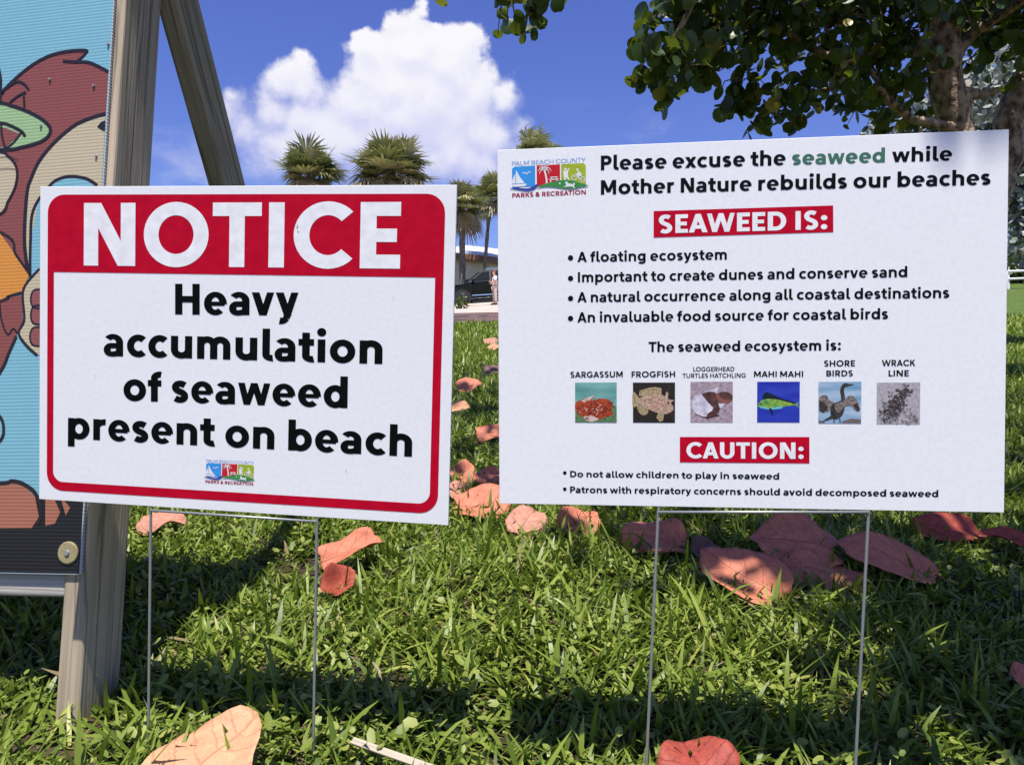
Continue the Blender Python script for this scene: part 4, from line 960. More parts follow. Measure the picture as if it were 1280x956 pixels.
fallen(570, 613, 30, 0, 'pale', 'small pale pink leaf half hidden by the lower right edge of the notice sign', 60, .9, .2, .2, 1, (22, 0), .025)
fallen(612, 541, 38, 0, 'coral', 'coral leaf lying in dark shade between the signs', 15, .8, .2, -.3, 1, (26, 0), .035)
fallen(585, 482, 34, 0, 'coral', 'half sunlit salmon leaf farther up the strip between the signs', 20, .7, .4, .1, 1.1, (26, 0), .04)
fallen(574, 509, 26, 0, 'orange', 'small arched orange leaf beside the right edge of the notice sign', 10, .7, .5, -.6, 1, (24, 0), .05)
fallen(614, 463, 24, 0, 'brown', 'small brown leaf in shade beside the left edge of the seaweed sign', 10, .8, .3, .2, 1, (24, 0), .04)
fallen(613, 427, 18, 0, 'pale', 'tiny pale leaf high on the lawn near the brick path, upper of two', 10, .7, .3, .2, 1, (24, 0), .06, stalk=False)
fallen(617, 434, 16, 0, 'orange', 'tiny tan leaf high on the lawn near the brick path, lower of two', 30, .7, .3, .2, 1, (24, 0), .06, stalk=False)
# stick
M_STICK = wood('bleached_stick', (.42,.35,.26), (.55,.48,.38), axis=0, scale=2)
a, b = ghit(440, 925, .05), ghit(545, 962, .035); d = b - a
mb = MB(); L = d.length + .04
mb.box((L/2, 0, 0), (L, .0115, .004), M_STICK); o = mb.build('stick', bevel=.001); o.location = a; o.rotation_euler = d.to_track_quat('X', 'Z').to_euler(); o.rotation_euler.x += R(20)
tag(o, 'flat bleached wooden stick lying in the grass at the bottom edge', 'stick')

# ------------------------------------------------------------------ leaf clouds for trees
def round_leaves(C, rad, up=.35, n=8, cup=.25, droop=0.0):
    N = len(C); r = nr.uniform(rad[0], rad[1], N)
    nz = nr.normal(0, 1, (N, 3)); nz[:, 2] = nz[:, 2] * .6 + up * 2; nz /= np.linalg.norm(nz, axis=1)[:, None]
    t = nr.normal(0, 1, (N, 3)); t -= nz * np.sum(t * nz, 1)[:, None]; t /= np.linalg.norm(t, axis=1)[:, None]; s = np.cross(nz, t)
    asp = nr.uniform(.8, 1.05, N); V = [C - nz * (cup * r * .5)[:, None]]
    for k in range(n):
        a = 2*np.pi*k/n; rr = r * (.84 if k == 0 else 1)
        V.append(C + t * (np.cos(a)*rr)[:, None] + s * (np.sin(a)*rr*asp)[:, None] + nz * (np.abs(np.sin(a)) * cup * r * .6)[:, None])
    V = np.stack(V, 1).reshape(-1, 3); b = np.arange(N)[:, None] * (n+1)
    F = np.concatenate([b + np.array([[0, 1+k, 1+(k+1) % n]]) for k in range(n)], 0)
    tone = np.clip(nr.normal(.4, .2, N), 0, 1); old = nr.uniform(0, 1, N) < .03; tone = np.where(old, 1.0, np.minimum(tone, .9))
    return V, F, np.repeat(tone, n+1)
def bark(name, c1, c2, sc=14):
    return noisemat(name, c1, c2, sc, .9, 9, .016, (1,1,.7), .3, .36, .60)
M_BARK = bark('sea_grape_bark', (.085,.058,.042), (.42,.31,.22), 20)
grape = empty('sea_grape_tree', 'dark leafy sea grape tree with mottled trunks behind the seaweed sign', 'tree', at(1200, 470, 6.1))
grape.location.z = gz(grape.location.x, grape.location.y)
def gp(o, me_o): me_o.parent = o; me_o.matrix_parent_inverse = Matrix.Translation(-o.location)
def trunk(path, radii, n=12, jit=.012):
    P = [at(*q) for q in path]; pp, rr = [], []
    for i in range(len(P)-1):
        for k in range(5):
            t = k/5; pp.append(P[i].lerp(P[i+1], t)); rr.append(radii[i]*(1-t)+radii[i+1]*t)
    pp.append(P[-1]); rr.append(radii[-1]); r = random.Random(len(path)*13+int(path[0][0]))
    pp = [p + Vector((r.uniform(-jit,jit), r.uniform(-jit,jit), r.uniform(-jit,jit))) for p in pp]; rr = [q*r.uniform(.92,1.1) for q in rr]
    return pp, rr
tb = MB()
pp, rr = trunk([(1222,520,6.1),(1212,300,6.1),(1197,165,6.05),(1180,90,6.0),(1172,0,5.95),(1160,-110,5.9),(1130,-220,5.8)], [.15,.14,.13,.122,.118,.10,.08]); tb.tube(pp, rr, M_BARK, 14); tb.build('trunk', None, True).name = 'trunk'
t1 = COL.objects['trunk']; gp(grape, t1)
tb = MB(); pp, rr = trunk([(1150,520,6.5),(1195,350,6.5),(1238,268,6.45),(1262,200,6.4),(1262,140,6.4),(1280,100,6.4),(1330,40,6.3),(1400,-60,6.2)], [.14,.12,.095,.10,.115,.11,.10,.08]); tb.tube(pp, rr, M_BARK, 14)
gp(grape, tb.build('trunk', None, True))
bm_ = MB()
for path, r0 in (([(1176,64,6.0),(1120,62,5.8),(1075,76,5.6),(1040,74,5.4),(985,40,5.2),(930,10,5.0)], .055), ([(1190,115,6.0),(1225,118,6.2),(1262,108,6.35)], .06),
                 ([(1180,90,6.0),(1215,40,6.0),(1260,15,5.8),(1320,-30,5.4)], .06), ([(1172,10,5.95),(1110,-30,5.4),(1040,-70,4.8),(960,-90,4.4),(880,-30,4.4),(838,60,4.5)], .05),
                 ([(1196,160,6.0),(1140,150,5.9),(1105,120,5.7),(1090,90,5.6),(1060,60,5.5)], .04), ([(1075,76,5.6),(1040,110,5.4),(990,120,5.3),(950,140,5.25)], .022),
                 ([(1130,-220,5.8),(1240,-460,4.4),(1480,-760,3.0)], .07), ([(960,-90,4.4),(800,-140,4.0),(700,-80,3.9),(655,0,3.9)], .025),
                 ([(1040,-70,4.8),(940,-10,4.7),(890,40,4.7),(860,70,4.7)], .02)):
    pp, rr = trunk(path, [r0 * (1 - .75*i/(len(path)-1)) for i in range(len(path))], jit=.01); bm_.tube(pp, rr, M_BARK, 8)
gp(grape, bm_.build('limbs', None, True))
def cluster(px, py, d, rpx, n, dd=.35):
    c = np.array(at(px, py, d)); r = rpx / FPX * d
    P = np.clip(nr.normal(0, .55, (n, 3)), -1.0, 1.0) * np.array([r, dd, r]); return c + P
cl = []
for q in ((806,34,4.6,11,14),(812,88,4.6,14,14),(800,82,4.6,10,6),(830,78,4.5,14,16),(835,112,4.5,10,9),(850,30,4.7,36,46),(850,90,4.6,20,26),(880,20,4.8,40,60),(885,82,4.8,26,34),(905,55,5,36,52),(925,95,5,16,16),(860,-20,4.6,50,70),(930,10,5,40,60),(950,50,5.2,26,40),
          (940,120,5.2,18,24),(918,132,5.2,13,14),(948,152,5.2,12,14),(975,132,5.3,18,26),(1000,112,5.3,18,26),(1005,140,5.3,12,14),(1035,115,5.4,16,20),(1040,80,5.4,22,34),(1062,138,5.5,10,6),
          (985,10,5.2,44,80),(1000,55,5.3,26,34),(1040,20,5.4,44,80),(1090,20,5.6,46,80),(1090,80,5.7,34,60),(1075,120,5.8,22,30),(1110,120,5.9,26,44),(1140,40,5.6,38,60),(1135,100,6.2,28,38),(1110,150,6.4,18,22),(1150,150,6.4,22,26),
          (1215,20,6.3,46,90),(1260,20,6.2,46,80),(1220,70,6.6,30,24),(1245,45,6.7,28,20),(1280,30,6.4,34,36),(1080,-40,5.4,80,150),(960,-50,4.9,90,190),(1180,-50,5.7,80,160),(1260,-60,5.8,80,150),
          (1060,-190,5.6,150,420),(1240,-190,6.0,150,420),(900,-170,5.0,90,180),(1190,-120,5.0,100,200),(1040,-130,4.8,110,220),(900,-110,4.4,70,110),(1330,60,6.0,60,90),(1360,-80,5.6,90,150),
          (640,2,3.9,13,13),(662,8,3.9,13,12),(628,12,3.9,7,5),(690,-40,3.9,24,26),(760,-90,4.1,40,40),(676,-4,3.9,13,10)):
    q = list(q); q[4] = int(q[4] * 1.35); cl.append(cluster(*q))
# crown overhead, out of the picture, that shades the slope: placed by where the shade falls
k = math.cos(SUN_EL) / math.sin(SUN_EL)
def shade(X, Y, rx_, ry_, n, z0=2.5, z1=3.4):
    if Y > 3.2: z0 = max(3.4, .8 + .62 * (Y - 1.1)); z1 = z0 + .8
    z = nr.uniform(z0, z1, n); x = X + nr.normal(0, .5, n)*rx_; y = Y + nr.normal(0, .5, n)*ry_; t = z - ground(x, y)
    return np.stack([x + t*k*math.sin(SUN_AZ), y + t*k*math.cos(SUN_AZ), z], -1)
for q in ((3.1,4.9,1.3,1.2,330),(4.4,6.9,1.6,1.6,380),(2.6,3.7,1.0,.8,200),(.58,1.84,.34,.2,80),(.82,1.9,.3,.2,60),(.30,1.95,.2,.12,14),(.80,1.22,.26,.14,120),(1.0,1.16,.3,.14,90),(.92,1.32,.34,.24,150),(1.15,1.18,.4,.18,110),(1.15,1.75,.45,.40,150),(1.6,1.5,.5,.5,150),(.75,2.15,.45,.25,90),(1.6,2.3,.8,.5,220),(2.4,1.8,.9,.8,260),(1.1,2.9,.7,.4,140),(2.2,3.0,1.0,.6,240),(.25,2.4,.3,.25,22),(-.12,3.3,.35,.5,120),(-.2,4.3,.4,.5,110),(-.3,5.2,.5,.8,190),(-.4,6.8,.7,1.0,160),(-.1,2.6,.3,.2,22),(.9,1.35,.22,.18,34),(1.25,1.2,.3,.12,40),(.85,1.27,.22,.10,60),(1.05,1.35,.3,.14,70),(.58,1.80,.2,.16,40),(.95,1.62,.3,.25,110),(.35,2.05,.25,.12,26),(1.0,1.55,.45,.3,130),(1.3,1.95,.6,.35,170),(.8,1.95,.35,.3,90),(1.7,1.2,.5,.3,120),(.5,3.3,.5,.5,90),(.6,4.6,1.0,.9,160),(2.2,4.6,1.4,1.0,260),(.45,1.9,.2,.15,18)):
    cl.append(shade(*q))
C = np.concatenate(cl)
# prune leaves whose shade would fall across the faces of the signs
for Fc, lim in ((FR, .215), (FL, .40)):
    o_ = np.array(Fc.o); n_ = np.array(Fc.n); sd = np.array(sdir)
    tt = ((C - o_) @ n_) / (sd @ n_); hit = C - sd * tt[:, None] - o_
    hx, hy = hit @ np.array(Fc.x), hit @ np.array(Fc.y)
    C = C[~((tt > 0) & (hx > -.40) & (hx < np.where(nr.uniform(0, 1, len(C)) < .05, lim, .36)) & (np.abs(hy) < .32))]
V, F, T = round_leaves(C, (.026, .064), .22, 12)
M_GRAPE = leafmat('sea_grape_leaf', [(0, (.016,.038,.010)), (.5, (.040,.078,.016)), (.9, (.085,.13,.026)), (1, (.30,.24,.05))], trans=.24, tcol=(.30,.38,.02), rough=.42, spec=.4)
gp(grape, raw_mesh('crown', V, F, M_GRAPE, {'tone': T}))
# twigs inside the visible clusters
tw = MB()
for c in cl[:60]:
    ctr = c.mean(0)
    for p in c[::4]: tw.tube([ctr, (ctr + p)/2 + nr.normal(0, .02, 3), p], [.006,.004,.0025], M_BARK, 4, False)
gp(grape, tw.build('twigs', None))

def small_leaf_tree(name, label, base, trunk_h, trunk_r, blobs, n, leaf, mat, barkm, cat='tree', lean=0):
    o = empty(name, label, cat, base); b = Vector(base)
    C = []
    for (x, y, z, r) in blobs:
        m = int(n * r**2 / sum(q[3]**2 for q in blobs)); d = nr.normal(0, 1, (m, 3)); d /= np.linalg.norm(d, axis=1)[:, None]
        rr = r * nr.uniform(.25, 1, m)**.5 * (1 + .18*np.sin(d[:, 0]*7+x)*np.cos(d[:, 2]*6+z)); C.append(np.array([x, y, z]) + d * rr[:, None])
    C = np.concatenate(C)
    V, F, T = round_leaves(C, leaf, .25, 6); raw_mesh('crown', V, F, mat, {'tone': T}, parent=o)
    t = MB(); top = max(q[2] for q in blobs); t.tube([(0,0,-.2),(lean*.4,0,trunk_h*.5),(lean,0,trunk_h),(lean*1.2,0,top*.9)], [trunk_r*1.2, trunk_r, trunk_r*.8, trunk_r*.3], barkm, 10)
    for (x, y, z, r) in blobs[:8]: t.tube([(lean,0,trunk_h*.9),(x*.6,y*.6,(z+trunk_h)/2),(x,y,z)], [trunk_r*.55, trunk_r*.35, trunk_r*.1], barkm, 6)
    t.build('trunk', o, True); return o
M_SILV = leafmat('silver_leaf', [(0, (.16,.18,.15)), (.5, (.30,.33,.29)), (.9, (.46,.48,.44)), (1, (.5,.5,.44))], trans=.12, tcol=(.25,.3,.2), rough=.5)
M_GBARK = bark('grey_bark', (.12,.10,.085), (.25,.22,.19))
p = at(1215, 400, 10.5); g0 = gz(p.x, p.y)
sb = [((at(x, y, d) - Vector((p.x, p.y, g0))).to_tuple() + (r / FPX * d,)) for (x, y, d, r) in ((1210,130,11,46),(1250,110,11,50),(1160,150,11.5,36),(1110,165,11.5,28),(1250,170,10.5,44),(1290,160,10.5,60),(1270,230,10.5,36),(1290,270,10.4,34),(1275,310,10.4,26),(1300,80,11,60),(1150,200,11.5,46),(1210,210,11.2,50),(1330,220,10.6,70))]
small_leaf_tree('silver_tree', 'grey green silver leaved tree behind the sea grape trunks', (p.x, p.y, g0), 1.6, .12, sb, 9000, (.03, .06), M_SILV, M_GBARK)
M_BUSH = leafmat('bush_leaf', [(0, (.04,.07,.015)), (.5, (.09,.13,.03)), (.9, (.18,.20,.05)), (1, (.3,.26,.08))], trans=.2, tcol=(.2,.28,.04))
for (px, py, d, r, lab) in ((1285,322,30,34,'yellow green bushy shrub beyond the white rail on the right'), (1130,330,36,60,'wide green shrub far behind the seaweed sign'), (900,340,52,70,'dense green shrub farthest up the hill behind the seaweed sign')):
    b = at(px, py, d); g = gz(b.x, b.y); rr = r / FPX * d
    small_leaf_tree('shrub', lab, (b.x, b.y, g), .5, .08, [(0,0,b.z-g,rr),(-rr*.8,0,(b.z-g)*.75,rr*.75),(rr*.9,0,(b.z-g)*.8,rr*.8),(rr*.3,-.3,(b.z-g)*.4,rr*.8),(-rr*.4,-.2,(b.z-g)*.4,rr*.7)], 2600, (.05,.11), M_BUSH, M_GBARK, 'shrub')
# low white rail on the right
M_WPAINT = noisemat('white_paint', (.66,.66,.66), (.78,.78,.77), 6, .6, 5)
a = at(1259, 330, 27); root = empty('rail_fence', 'low white railing at the far right edge of the lawn', 'fence', (a.x, a.y, gz(a.x, a.y)))
x0 = 0
for i in range(6):
    xx = i * 1.5; zz = gz(a.x + xx, a.y) - root.location.z; mb = MB(); mb.box((xx, 0, zz + .45), (.09, .09, .9), M_WPAINT); mb.build('post', root)
for h in (.35, .62, .9):
    mb = MB(); mb.tube([(i*1.5, -.05, gz(a.x + i*1.5, a.y) - root.location.z + h) for i in range(6)], .04, M_WPAINT, 6); mb.build('rail', root)

# ------------------------------------------------------------------ sabal palms
M_PALM = leafmat('palm_leaf', [(0, (.07,.09,.035)), (.5, (.21,.22,.09)), (.8, (.42,.39,.22)), (.9, (.32,.25,.13)), (1, (.40,.31,.18))], trans=.18, tcol=(.2,.24,.05), rough=.42, spec=.5)
M_PTRUNK = bark('palm_trunk', (.13,.105,.085), (.26,.22,.18), 6)
def palm(label, px, py, d, rpx, base_px, nf, seed, wind=0, tr=.2):
    r = random.Random(seed); top = at(px, py, d); bx_ = at(base_px, 400, d); bz = gz(bx_.x, bx_.y)
    o = empty('palm_tree', label, 'palm tree', (bx_.x, bx_.y, bz), 'sabal palms beyond the lawn'); b = Vector((bx_.x, bx_.y, bz)); H = top - b
    t = MB(); pts = [(H.x * (s*s*.8+.2*s), 0, H.z * s) for s in [i/14 for i in range(15)]]
    t.tube([(pts[0][0], 0, -.3)] + pts, [tr*1.3] + [tr + .3*tr*(1-i/14)**3 + .012*math.sin(i*2.3) for i in range(15)], M_PTRUNK, 10); t.build('trunk', o, True)
    S = 1.22 * rpx / FPX * d; V, F, T = [], [], []
    for i in range(nf):
        f = (i + .5) / nf; el = math.asin(1 - 1.72 * f); az = i * 2.399963 + r.uniform(-.25, .25)
        dirn = Vector((math.cos(az)*math.cos(el), math.sin(az)*math.cos(el), math.sin(el)))
        dead = el < -.28 and r.random() < .75
        el += r.gauss(0, .10); dirn = Vector((math.cos(az)*math.cos(el), math.sin(az)*math.cos(el), math.sin(el))); q_ = r.uniform(.72, 1.12); pl = S * q_ * r.uniform(.30, .50); fl = S * q_ * r.uniform(.48, .72); fdr = r.uniform(.05, .42); ftone = r.gauss(0, .2); drop = r.random() < .05
        hub = Vector((H.x, 0, H.z)) + dirn * pl + Vector((wind * pl * .3, 0, -.12 * pl))
        side = dirn.cross(Vector((0,0,1))); side = side.normalized() if side.length > .1 else Vector((1,0,0)); upv = side.cross(dirn).normalized()
        # petiole
        bidx = len(V); w = .022 * S
        V += [Vector((H.x,0,H.z)) - side*w, Vector((H.x,0,H.z)) + side*w, hub + side*w*.6, hub - side*w*.6]; F.append((bidx, bidx+1, bidx+2, bidx+3)); tv = .95 if dead else r.uniform(.3, .6); T += [tv]*4
        nl = 0 if drop else 24
        for j in range(nl):
            a = R(-118 + 236 * j / (nl-1)) + r.uniform(-.05, .05)
            ld = (dirn * math.cos(a) + side * math.sin(a) + upv * (.25 + .15*math.cos(a)) * (1 if not dead else -.6)).normalized()
            ll = fl * (1 - .28 * abs(a) / 2.1) * r.uniform(.85, 1.08); droop = (fdr + r.uniform(-.06, .1)) * (1.7 if dead else 1)
            p0 = hub; p1 = hub + ld * ll * .55; p2 = hub + ld * ll + Vector((wind*ll*.35, 0, -droop * ll))
            wv = ld.cross(upv).normalized() * (.027 * S); bidx = len(V)
            V += [p0 - wv*.35, p0 + wv*.35, p1 + wv, p1 - wv, p2 + wv*.12, p2 - wv*.12]; F += [(bidx, bidx+1, bidx+2, bidx+3), (bidx+3, bidx+2, bidx+4, bidx+5)]
            tt = r.uniform(.88, 1) if dead else min(.8, max(0, r.gauss(.48 + ftone, .12) + (.15 if el > .5 else 0))); T += [tt]*6
    raw_mesh('crown', np.array([tuple(v) for v in V]), np.array(F), M_PALM, {'tone': np.array(T)}, smooth=False, parent=o)
    return o
palm('shorter palm crown rising over the left part of the notice sign', 386, 216, 38, 45, 392, 52, 1)
palm('tallest bushy palm crown rising over the middle of the notice sign', 488, 214, 36, 56, 494, 62, 2)
palm('thick trunked palm beside the right edge of the notice sign, behind the black car', 577, 256, 44, 36, 578, 46, 3, 0, .17)
palm('palm with a thin leaning trunk just left of the seaweed sign', 614, 244, 47, 35, 604, 44, 4, 0, .11)
palm('windblown palm tip peeping over the left top corner of the seaweed sign', 666, 188, 50, 34, 668, 28, 5, .9)

# ------------------------------------------------------------------ building
M_WALL = noisemat('beige_stucco', (.74,.61,.47), (.80,.68,.54), 3, .9, 6); M_ROOF = noisemat('pale_metal_roof', (.62,.63,.66), (.74,.74,.76), 2, .5, 5); M_FASC = noisemat('brown_fascia', (.20,.10,.06), (.28,.14,.085), 4, .7); M_GLASSD = newmat('dark_window_glass', (.02,.022,.025), .12)
bp = at(600, 322, 48); th = R(30); bxx = Vector((math.cos(th), math.sin(th), 0)); byy = Vector((-math.sin(th), math.cos(th), 0))
bg = 6.3; Hh = bp.z - bg
bld = empty('low_building', 'beige single storey building with pale metal roof behind the black car', 'building', (bp.x, bp.y, bg)); bld.rotation_euler = (0, 0, th)
mb = MB(); x0, x1, dpt = -2.6, 13.0, 9.0; ov = .55
mb.box(((x0+x1)/2, dpt/2, Hh/2 - .3), (x1-x0, dpt, Hh + .2), M_WALL); mb.build('wall', bld)
mb = MB()
e = [(x0-ov,-ov),(x1+ov,-ov),(x1+ov,dpt+ov),(x0-ov,dpt+ov)]; rz = Hh + 1.75
for (xa, ya), (xb, yb) in zip(e, e[1:]+e[:1]): pass
A = [(x, y, Hh) for x, y in e]; r1, r2 = (x0+dpt*.42, dpt/2, rz), (x1-dpt*.42, dpt/2, rz)
mb.face([A[0], A[1], r2, r1], M_ROOF); mb.face([A[1], A[2], r2], M_ROOF); mb.face([A[2], A[3], r1, r2], M_ROOF); mb.face([A[3], A[0], r1], M_ROOF); mb.face([A[3], A[2], A[1], A[0]], M_FASC)
rf = mb.build('roof', bld)
mb = MB()
for s in range(int((x1-x0+2*ov)/.5)):
    xs_ = x0-ov+.25+s*.5; yt = max(.3, min(dpt/2+ov, (xs_-(x0-ov))*1.1, ((x1+ov)-xs_)*1.1)); k = (rz-Hh)/(dpt/2+ov)
    mb.face([(xs_-.02,-ov,Hh+.04),(xs_+.02,-ov,Hh+.04),(xs_+.02,-ov+yt,Hh+.04+yt*k),(xs_-.02,-ov+yt,Hh+.04+yt*k)], M_WPAINT)
mb.build('roof_seams', rf)
mb = MB(); mb.box(((x0+x1)/2, -ov-.03, Hh-.16), (x1-x0+2*ov, .06, .34), M_FASC); mb.box((x0-ov-.03, dpt/2, Hh-.16), (.06, dpt+2*ov, .34), M_FASC); mb.build('fascia', bld)
for xw in (-.75, 3.5, 6.5, 9.5):
    mb = MB(); mb.box((xw, -.02, 1.75), (.75, .06, 1.25), M_FASC); w_ = mb.build('window', bld); mb = MB(); mb.box((xw, -.055, 1.75), (.6, .02, 1.1), M_GLASSD); mb.build('pane', w_)

# ------------------------------------------------------------------ black SUV
M_CARP = newmat('black_car_paint', (.004,.004,.0045), .22, 0, .3)
M_CGL = newmat('tinted_glass', (.006,.007,.008), .12, 0, .3); M_CHR = newmat('chrome', (.75,.75,.77), .15, 1); M_TYRE = noisemat('tyre', (.015,.015,.016), (.03,.03,.03), 30, .9); M_LAMP = newmat('lamp_lens', (.6,.62,.65), .1); M_RIM = newmat('rim', (.03,.03,.032), .4, .5); M_TRIM = newmat('black_trim', (.02,.02,.02), .6)
cy_ = 41.0; cx_ = -.95; tiltc = -math.atan(.06)
car = empty('parked_car', 'black SUV parked in front of the building, seen between the signs', 'car', (cx_, cy_, gz(cx_, cy_) + .03)); car.rotation_euler = (0, tiltc, 0)
HW = 1.0
def loft(prof_lo, mat, y_fn, name, parent, bevel=0):
    mb = MB(); n = len(prof_lo); b = 0
    mb.v = [(x, -y_fn(x, z), z) for x, z in prof_lo] + [(x, y_fn(x, z), z) for x, z in prof_lo]; k = mb.mi(mat)
    mb.f = [tuple(range(n)), tuple(range(2*n-1, n-1, -1))] + [(i, (i+1) % n + 0, n + (i+1) % n, n + i)[::-1] for i in range(n)]; mb.m = [k]*len(mb.f)
    return mb.build(name, parent, bevel=bevel, segs=3)
low = [(-2.62,.48),(-2.60,.85),(-2.50,1.04),(-2.2,1.10),(-1.50,1.17),(-1.38,1.20),(2.45,1.24),(2.60,1.10),(2.64,.60),(2.58,.42),(1.95,.36),(-2.0,.34),(-2.5,.38)]
body = loft(low, M_CARP, lambda x, z: HW - .04*max(0, (z-.9)) - .10*max(0, abs(x)-2.1)/.5, 'body', car, .07)
gh = [(-1.42,1.19),(-.62,1.80),(-.40,1.86),(.6,1.92),(1.9,1.90),(2.30,1.82),(2.50,1.24)]
hwf = lambda z: .97 - .30*(z-1.19)/.7
loft(gh, M_CARP, lambda x, z: hwf(z), 'cabin', car, .03)
def side_panel(pts, mat, name, proud=.012):
    for sgn in (-1, 1):
        mb = MB(); q = [(x, sgn*(hwf(z)+proud), z) for x, z in pts]; mb.face(q if sgn < 0 else q[::-1], mat); mb.face([(x, y - sgn*.01, z) for x, y, z in (q[::-1] if sgn < 0 else q)], mat); mb.build(name, car)
side_panel([(-1.12,1.27),(-.15,1.27),(-.15,1.79),(-.52,1.78)], M_CGL, 'side_window'); side_panel([(-.05,1.27),(.95,1.28),(.95,1.82),(-.05,1.80)], M_CGL, 'side_window'); side_panel([(1.06,1.28),(2.25,1.29),(2.02,1.80),(1.06,1.82)], M_CGL, 'side_window')
mb = MB(); mb.face([(-1.36,-.86,1.26),(-.68,-.70,1.78),(-.68,.70,1.78),(-1.36,.86,1.26)][::-1], M_CGL); mb.v = [(x-.012, y, z+.012) for x, y, z in mb.v]; mb.build('windscreen', car)
for sgn in (-1, 1):
    mb = MB(); mb.box((.25, sgn*(HW+.004), .52), (2.7, .03, .045), M_CHR); mb.build('side_trim', car)
    mb = MB(); mb.box((.8, sgn*.60, 1.945), (2.3, .04, .035), M_CHR); mb.build('roof_rail', car)
    mb = MB(); mb.box((-2.47, sgn*.80, .93), (.26, .22, .15), M_LAMP); mb.build('headlight', car, bevel=.03)
    mb = MB(); mb.box((-1.02, sgn*1.08, 1.28), (.14, .20, .18), M_CARP); mb.build('mirror', car, bevel=.03)
    for xd in (-.05, 1.02):
        mb = MB(); mb.box((xd, sgn*(HW+.012), 1.06), (.20, .03, .035), M_CHR); mb.build('door_handle', car, bevel=.008)
    for xd in (-1.15, -.10, 1.0):
        mb = MB(); mb.box((xd, sgn*(HW+.0005), .80), (.010, .006, .75), M_TRIM); mb.build('door_seam', car)
    for xd in (-1.62, 1.55):
        w = empty('wheel'); w.parent = car; w.location = (xd, sgn*.88, .39)
        mb = MB(); mb.tube([(0,-.13,0),(0,-.11,0),(0,.11,0),(0,.13,0)], [.35,.39,.39,.35], M_TYRE, 28); mb.build('tyre', w, True)
        mb = MB()
        for sg in (-1, 1): mb.tube([(0, sg*.132, 0),(0, sg*.142, 0)], [.27,.25], M_RIM, 20)
        mb.build('rim', w)
        mb = MB(); mb.tube([(xd, sgn*1.0, .40),(xd, sgn*1.008, .40)], [.47,.47], M_TRIM, 28); mb.build('wheel_arch', car)
mb = MB(); mb.box((-2.63, 0, .80), (.05, 1.1, .26), M_CHR); mb.build('grille', car, bevel=.01)

# ------------------------------------------------------------------ person
M_SKIN = noisemat('skin', (.48,.24,.17), (.55,.29,.21), 20, .55); M_SHIRT = noisemat('white_shirt', (.68,.66,.66), (.78,.76,.76), 15, .85, 4, .004); M_TROU = noisemat('beige_trousers', (.50,.38,.33), (.58,.46,.41), 12, .85, 4, .004); M_HAIR = noisemat('short_hair', (.20,.07,.04), (.30,.12,.08), 40, .8); M_SHOE = newmat('dark_shoes', (.03,.025,.02), .6)
pp_ = at(618.5, 384, 37.0)
per = empty('person', 'person in white shirt and beige trousers with crossed arms beside the black car', 'person', (pp_.x, pp_.y, gz(pp_.x, pp_.y) + .016)); per.rotation_euler = (0, 0, R(12)); per.scale = (.92,)*3
def skin_body(name, verts, edges, rad, mat, parent, root=0, sub=2):
    me = bpy.data.meshes.new(name); me.from_pydata(verts, edges, []); me.materials.append(mat); o = link(name, me, parent)
    s = o.modifiers.new('skin', 'SKIN'); s.use_smooth_shade = True
    sv = me.skin_vertices[0].data
    for i, q in enumerate(rad): sv[i].radius = q if hasattr(q, '__len__') else (q, q)
    sv[root].use_root = True
    b = o.modifiers.new('sub', 'SUBSURF'); b.levels = b.render_levels = sub
    return o
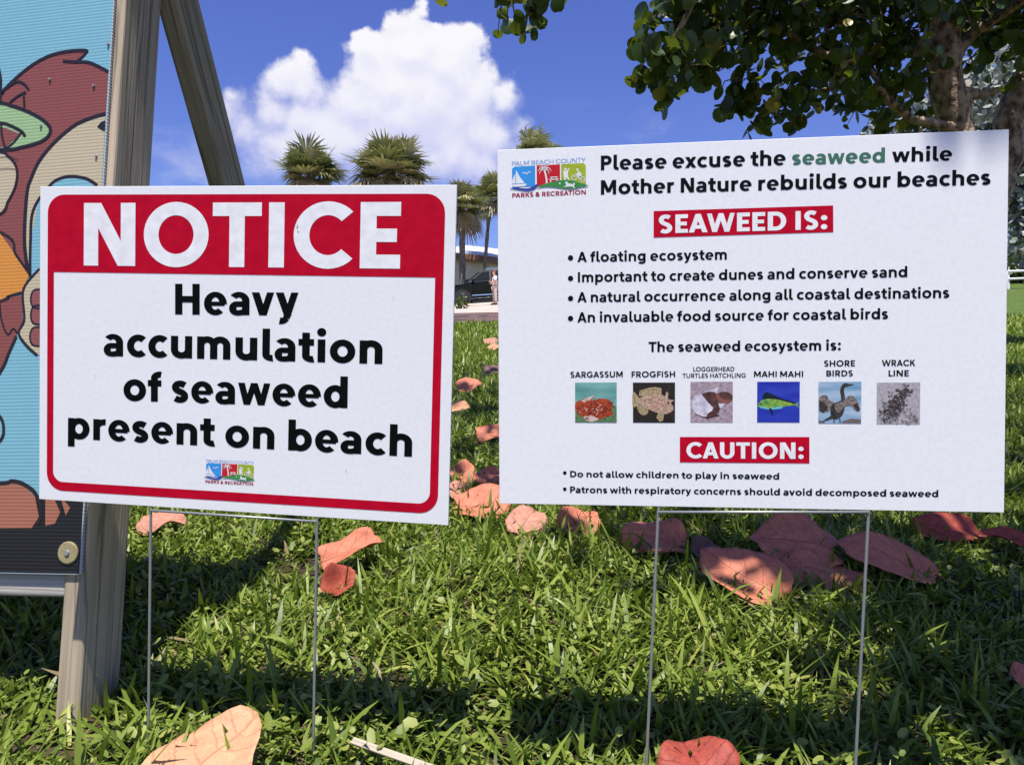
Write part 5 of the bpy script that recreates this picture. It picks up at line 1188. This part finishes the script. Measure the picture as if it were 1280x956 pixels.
# faces -X; y = left/right
bv = [(0,0,.95),(0,0,1.15),(-.01,0,1.38),(-.02,0,1.50),(-.04,0,1.58),(-.055,0,1.68),(-.03,0,1.77),
      (0,.10,.90),(-.02,.11,.50),(.02,.11,.09),(-.15,.13,.04), (0,-.10,.90),(.02,-.11,.50),(.05,-.11,.09),(-.12,-.13,.04),
      (-.01,.20,1.42),(-.02,.25,1.16),(-.22,.14,1.15),(-.27,-.06,1.20), (-.01,-.20,1.42),(-.02,-.25,1.14),(-.23,-.12,1.18),(-.28,.08,1.22),
      (-.135,0,1.665),(-.28,-.13,1.22),(-.28,.15,1.24)]
be = [(0,1),(1,2),(2,3),(3,4),(4,5),(5,6),(0,7),(7,8),(8,9),(9,10),(0,11),(11,12),(12,13),(13,14),(2,15),(15,16),(16,17),(17,18),(2,19),(19,20),(20,21),(21,22),(5,23),(18,24),(22,25)]
brd = [.14,.13,.13,.065,.06,.098,.07,.09,.06,.042,.035,.09,.06,.042,.035,.058,.045,.038,.03,.058,.045,.038,.03,.022,.028,.028]
skin_body('body', bv, be, brd, M_SKIN, per)
skin_body('shirt', [(0,0,.93),(0,0,1.15),(-.01,0,1.37),(-.015,0,1.45),(-.01,.21,1.42),(-.02,.26,1.22),(-.01,-.21,1.42),(-.02,-.26,1.22)], [(0,1),(1,2),(2,3),(2,4),(4,5),(2,6),(6,7)], [(.165,.175),(.165,.17),(.15,.16),.09,.082,.075,.082,.075], M_SHIRT, per)
skin_body('trousers', [(0,0,.96),(0,.10,.88),(-.02,.11,.50),(.02,.11,.10),(0,-.10,.88),(.02,-.11,.50),(.05,-.11,.10)], [(0,1),(1,2),(2,3),(0,4),(4,5),(5,6)], [(.155,.16),.115,.085,.075,.115,.085,.075], M_TROU, per)
skin_body('hair', [(.0,0,1.70),(.0,0,1.775),(-.06,0,1.795)], [(0,1),(1,2)], [.10,.10,.07], M_HAIR, per)
for sgn, dx in ((1, 0), (-1, .03)):
    mb = MB(); mb.box((-.05+dx, sgn*.12, .045), (.29, .11, .09), M_SHOE); mb.build('shoe', per, bevel=.03)
# leafy weed at the kerb
b = at(577, 384, 30); o = small_leaf_tree('roadside_weed', 'small leafy green weed growing at the edge of the pale driveway', (b.x, b.y, gz(b.x, b.y)), .2, .015, [(0,0,.32,.22),(-.1,0,.12,.18),(.12,0,.14,.15)], 160, (.03,.06), M_BUSH, M_GBARK, 'plant')
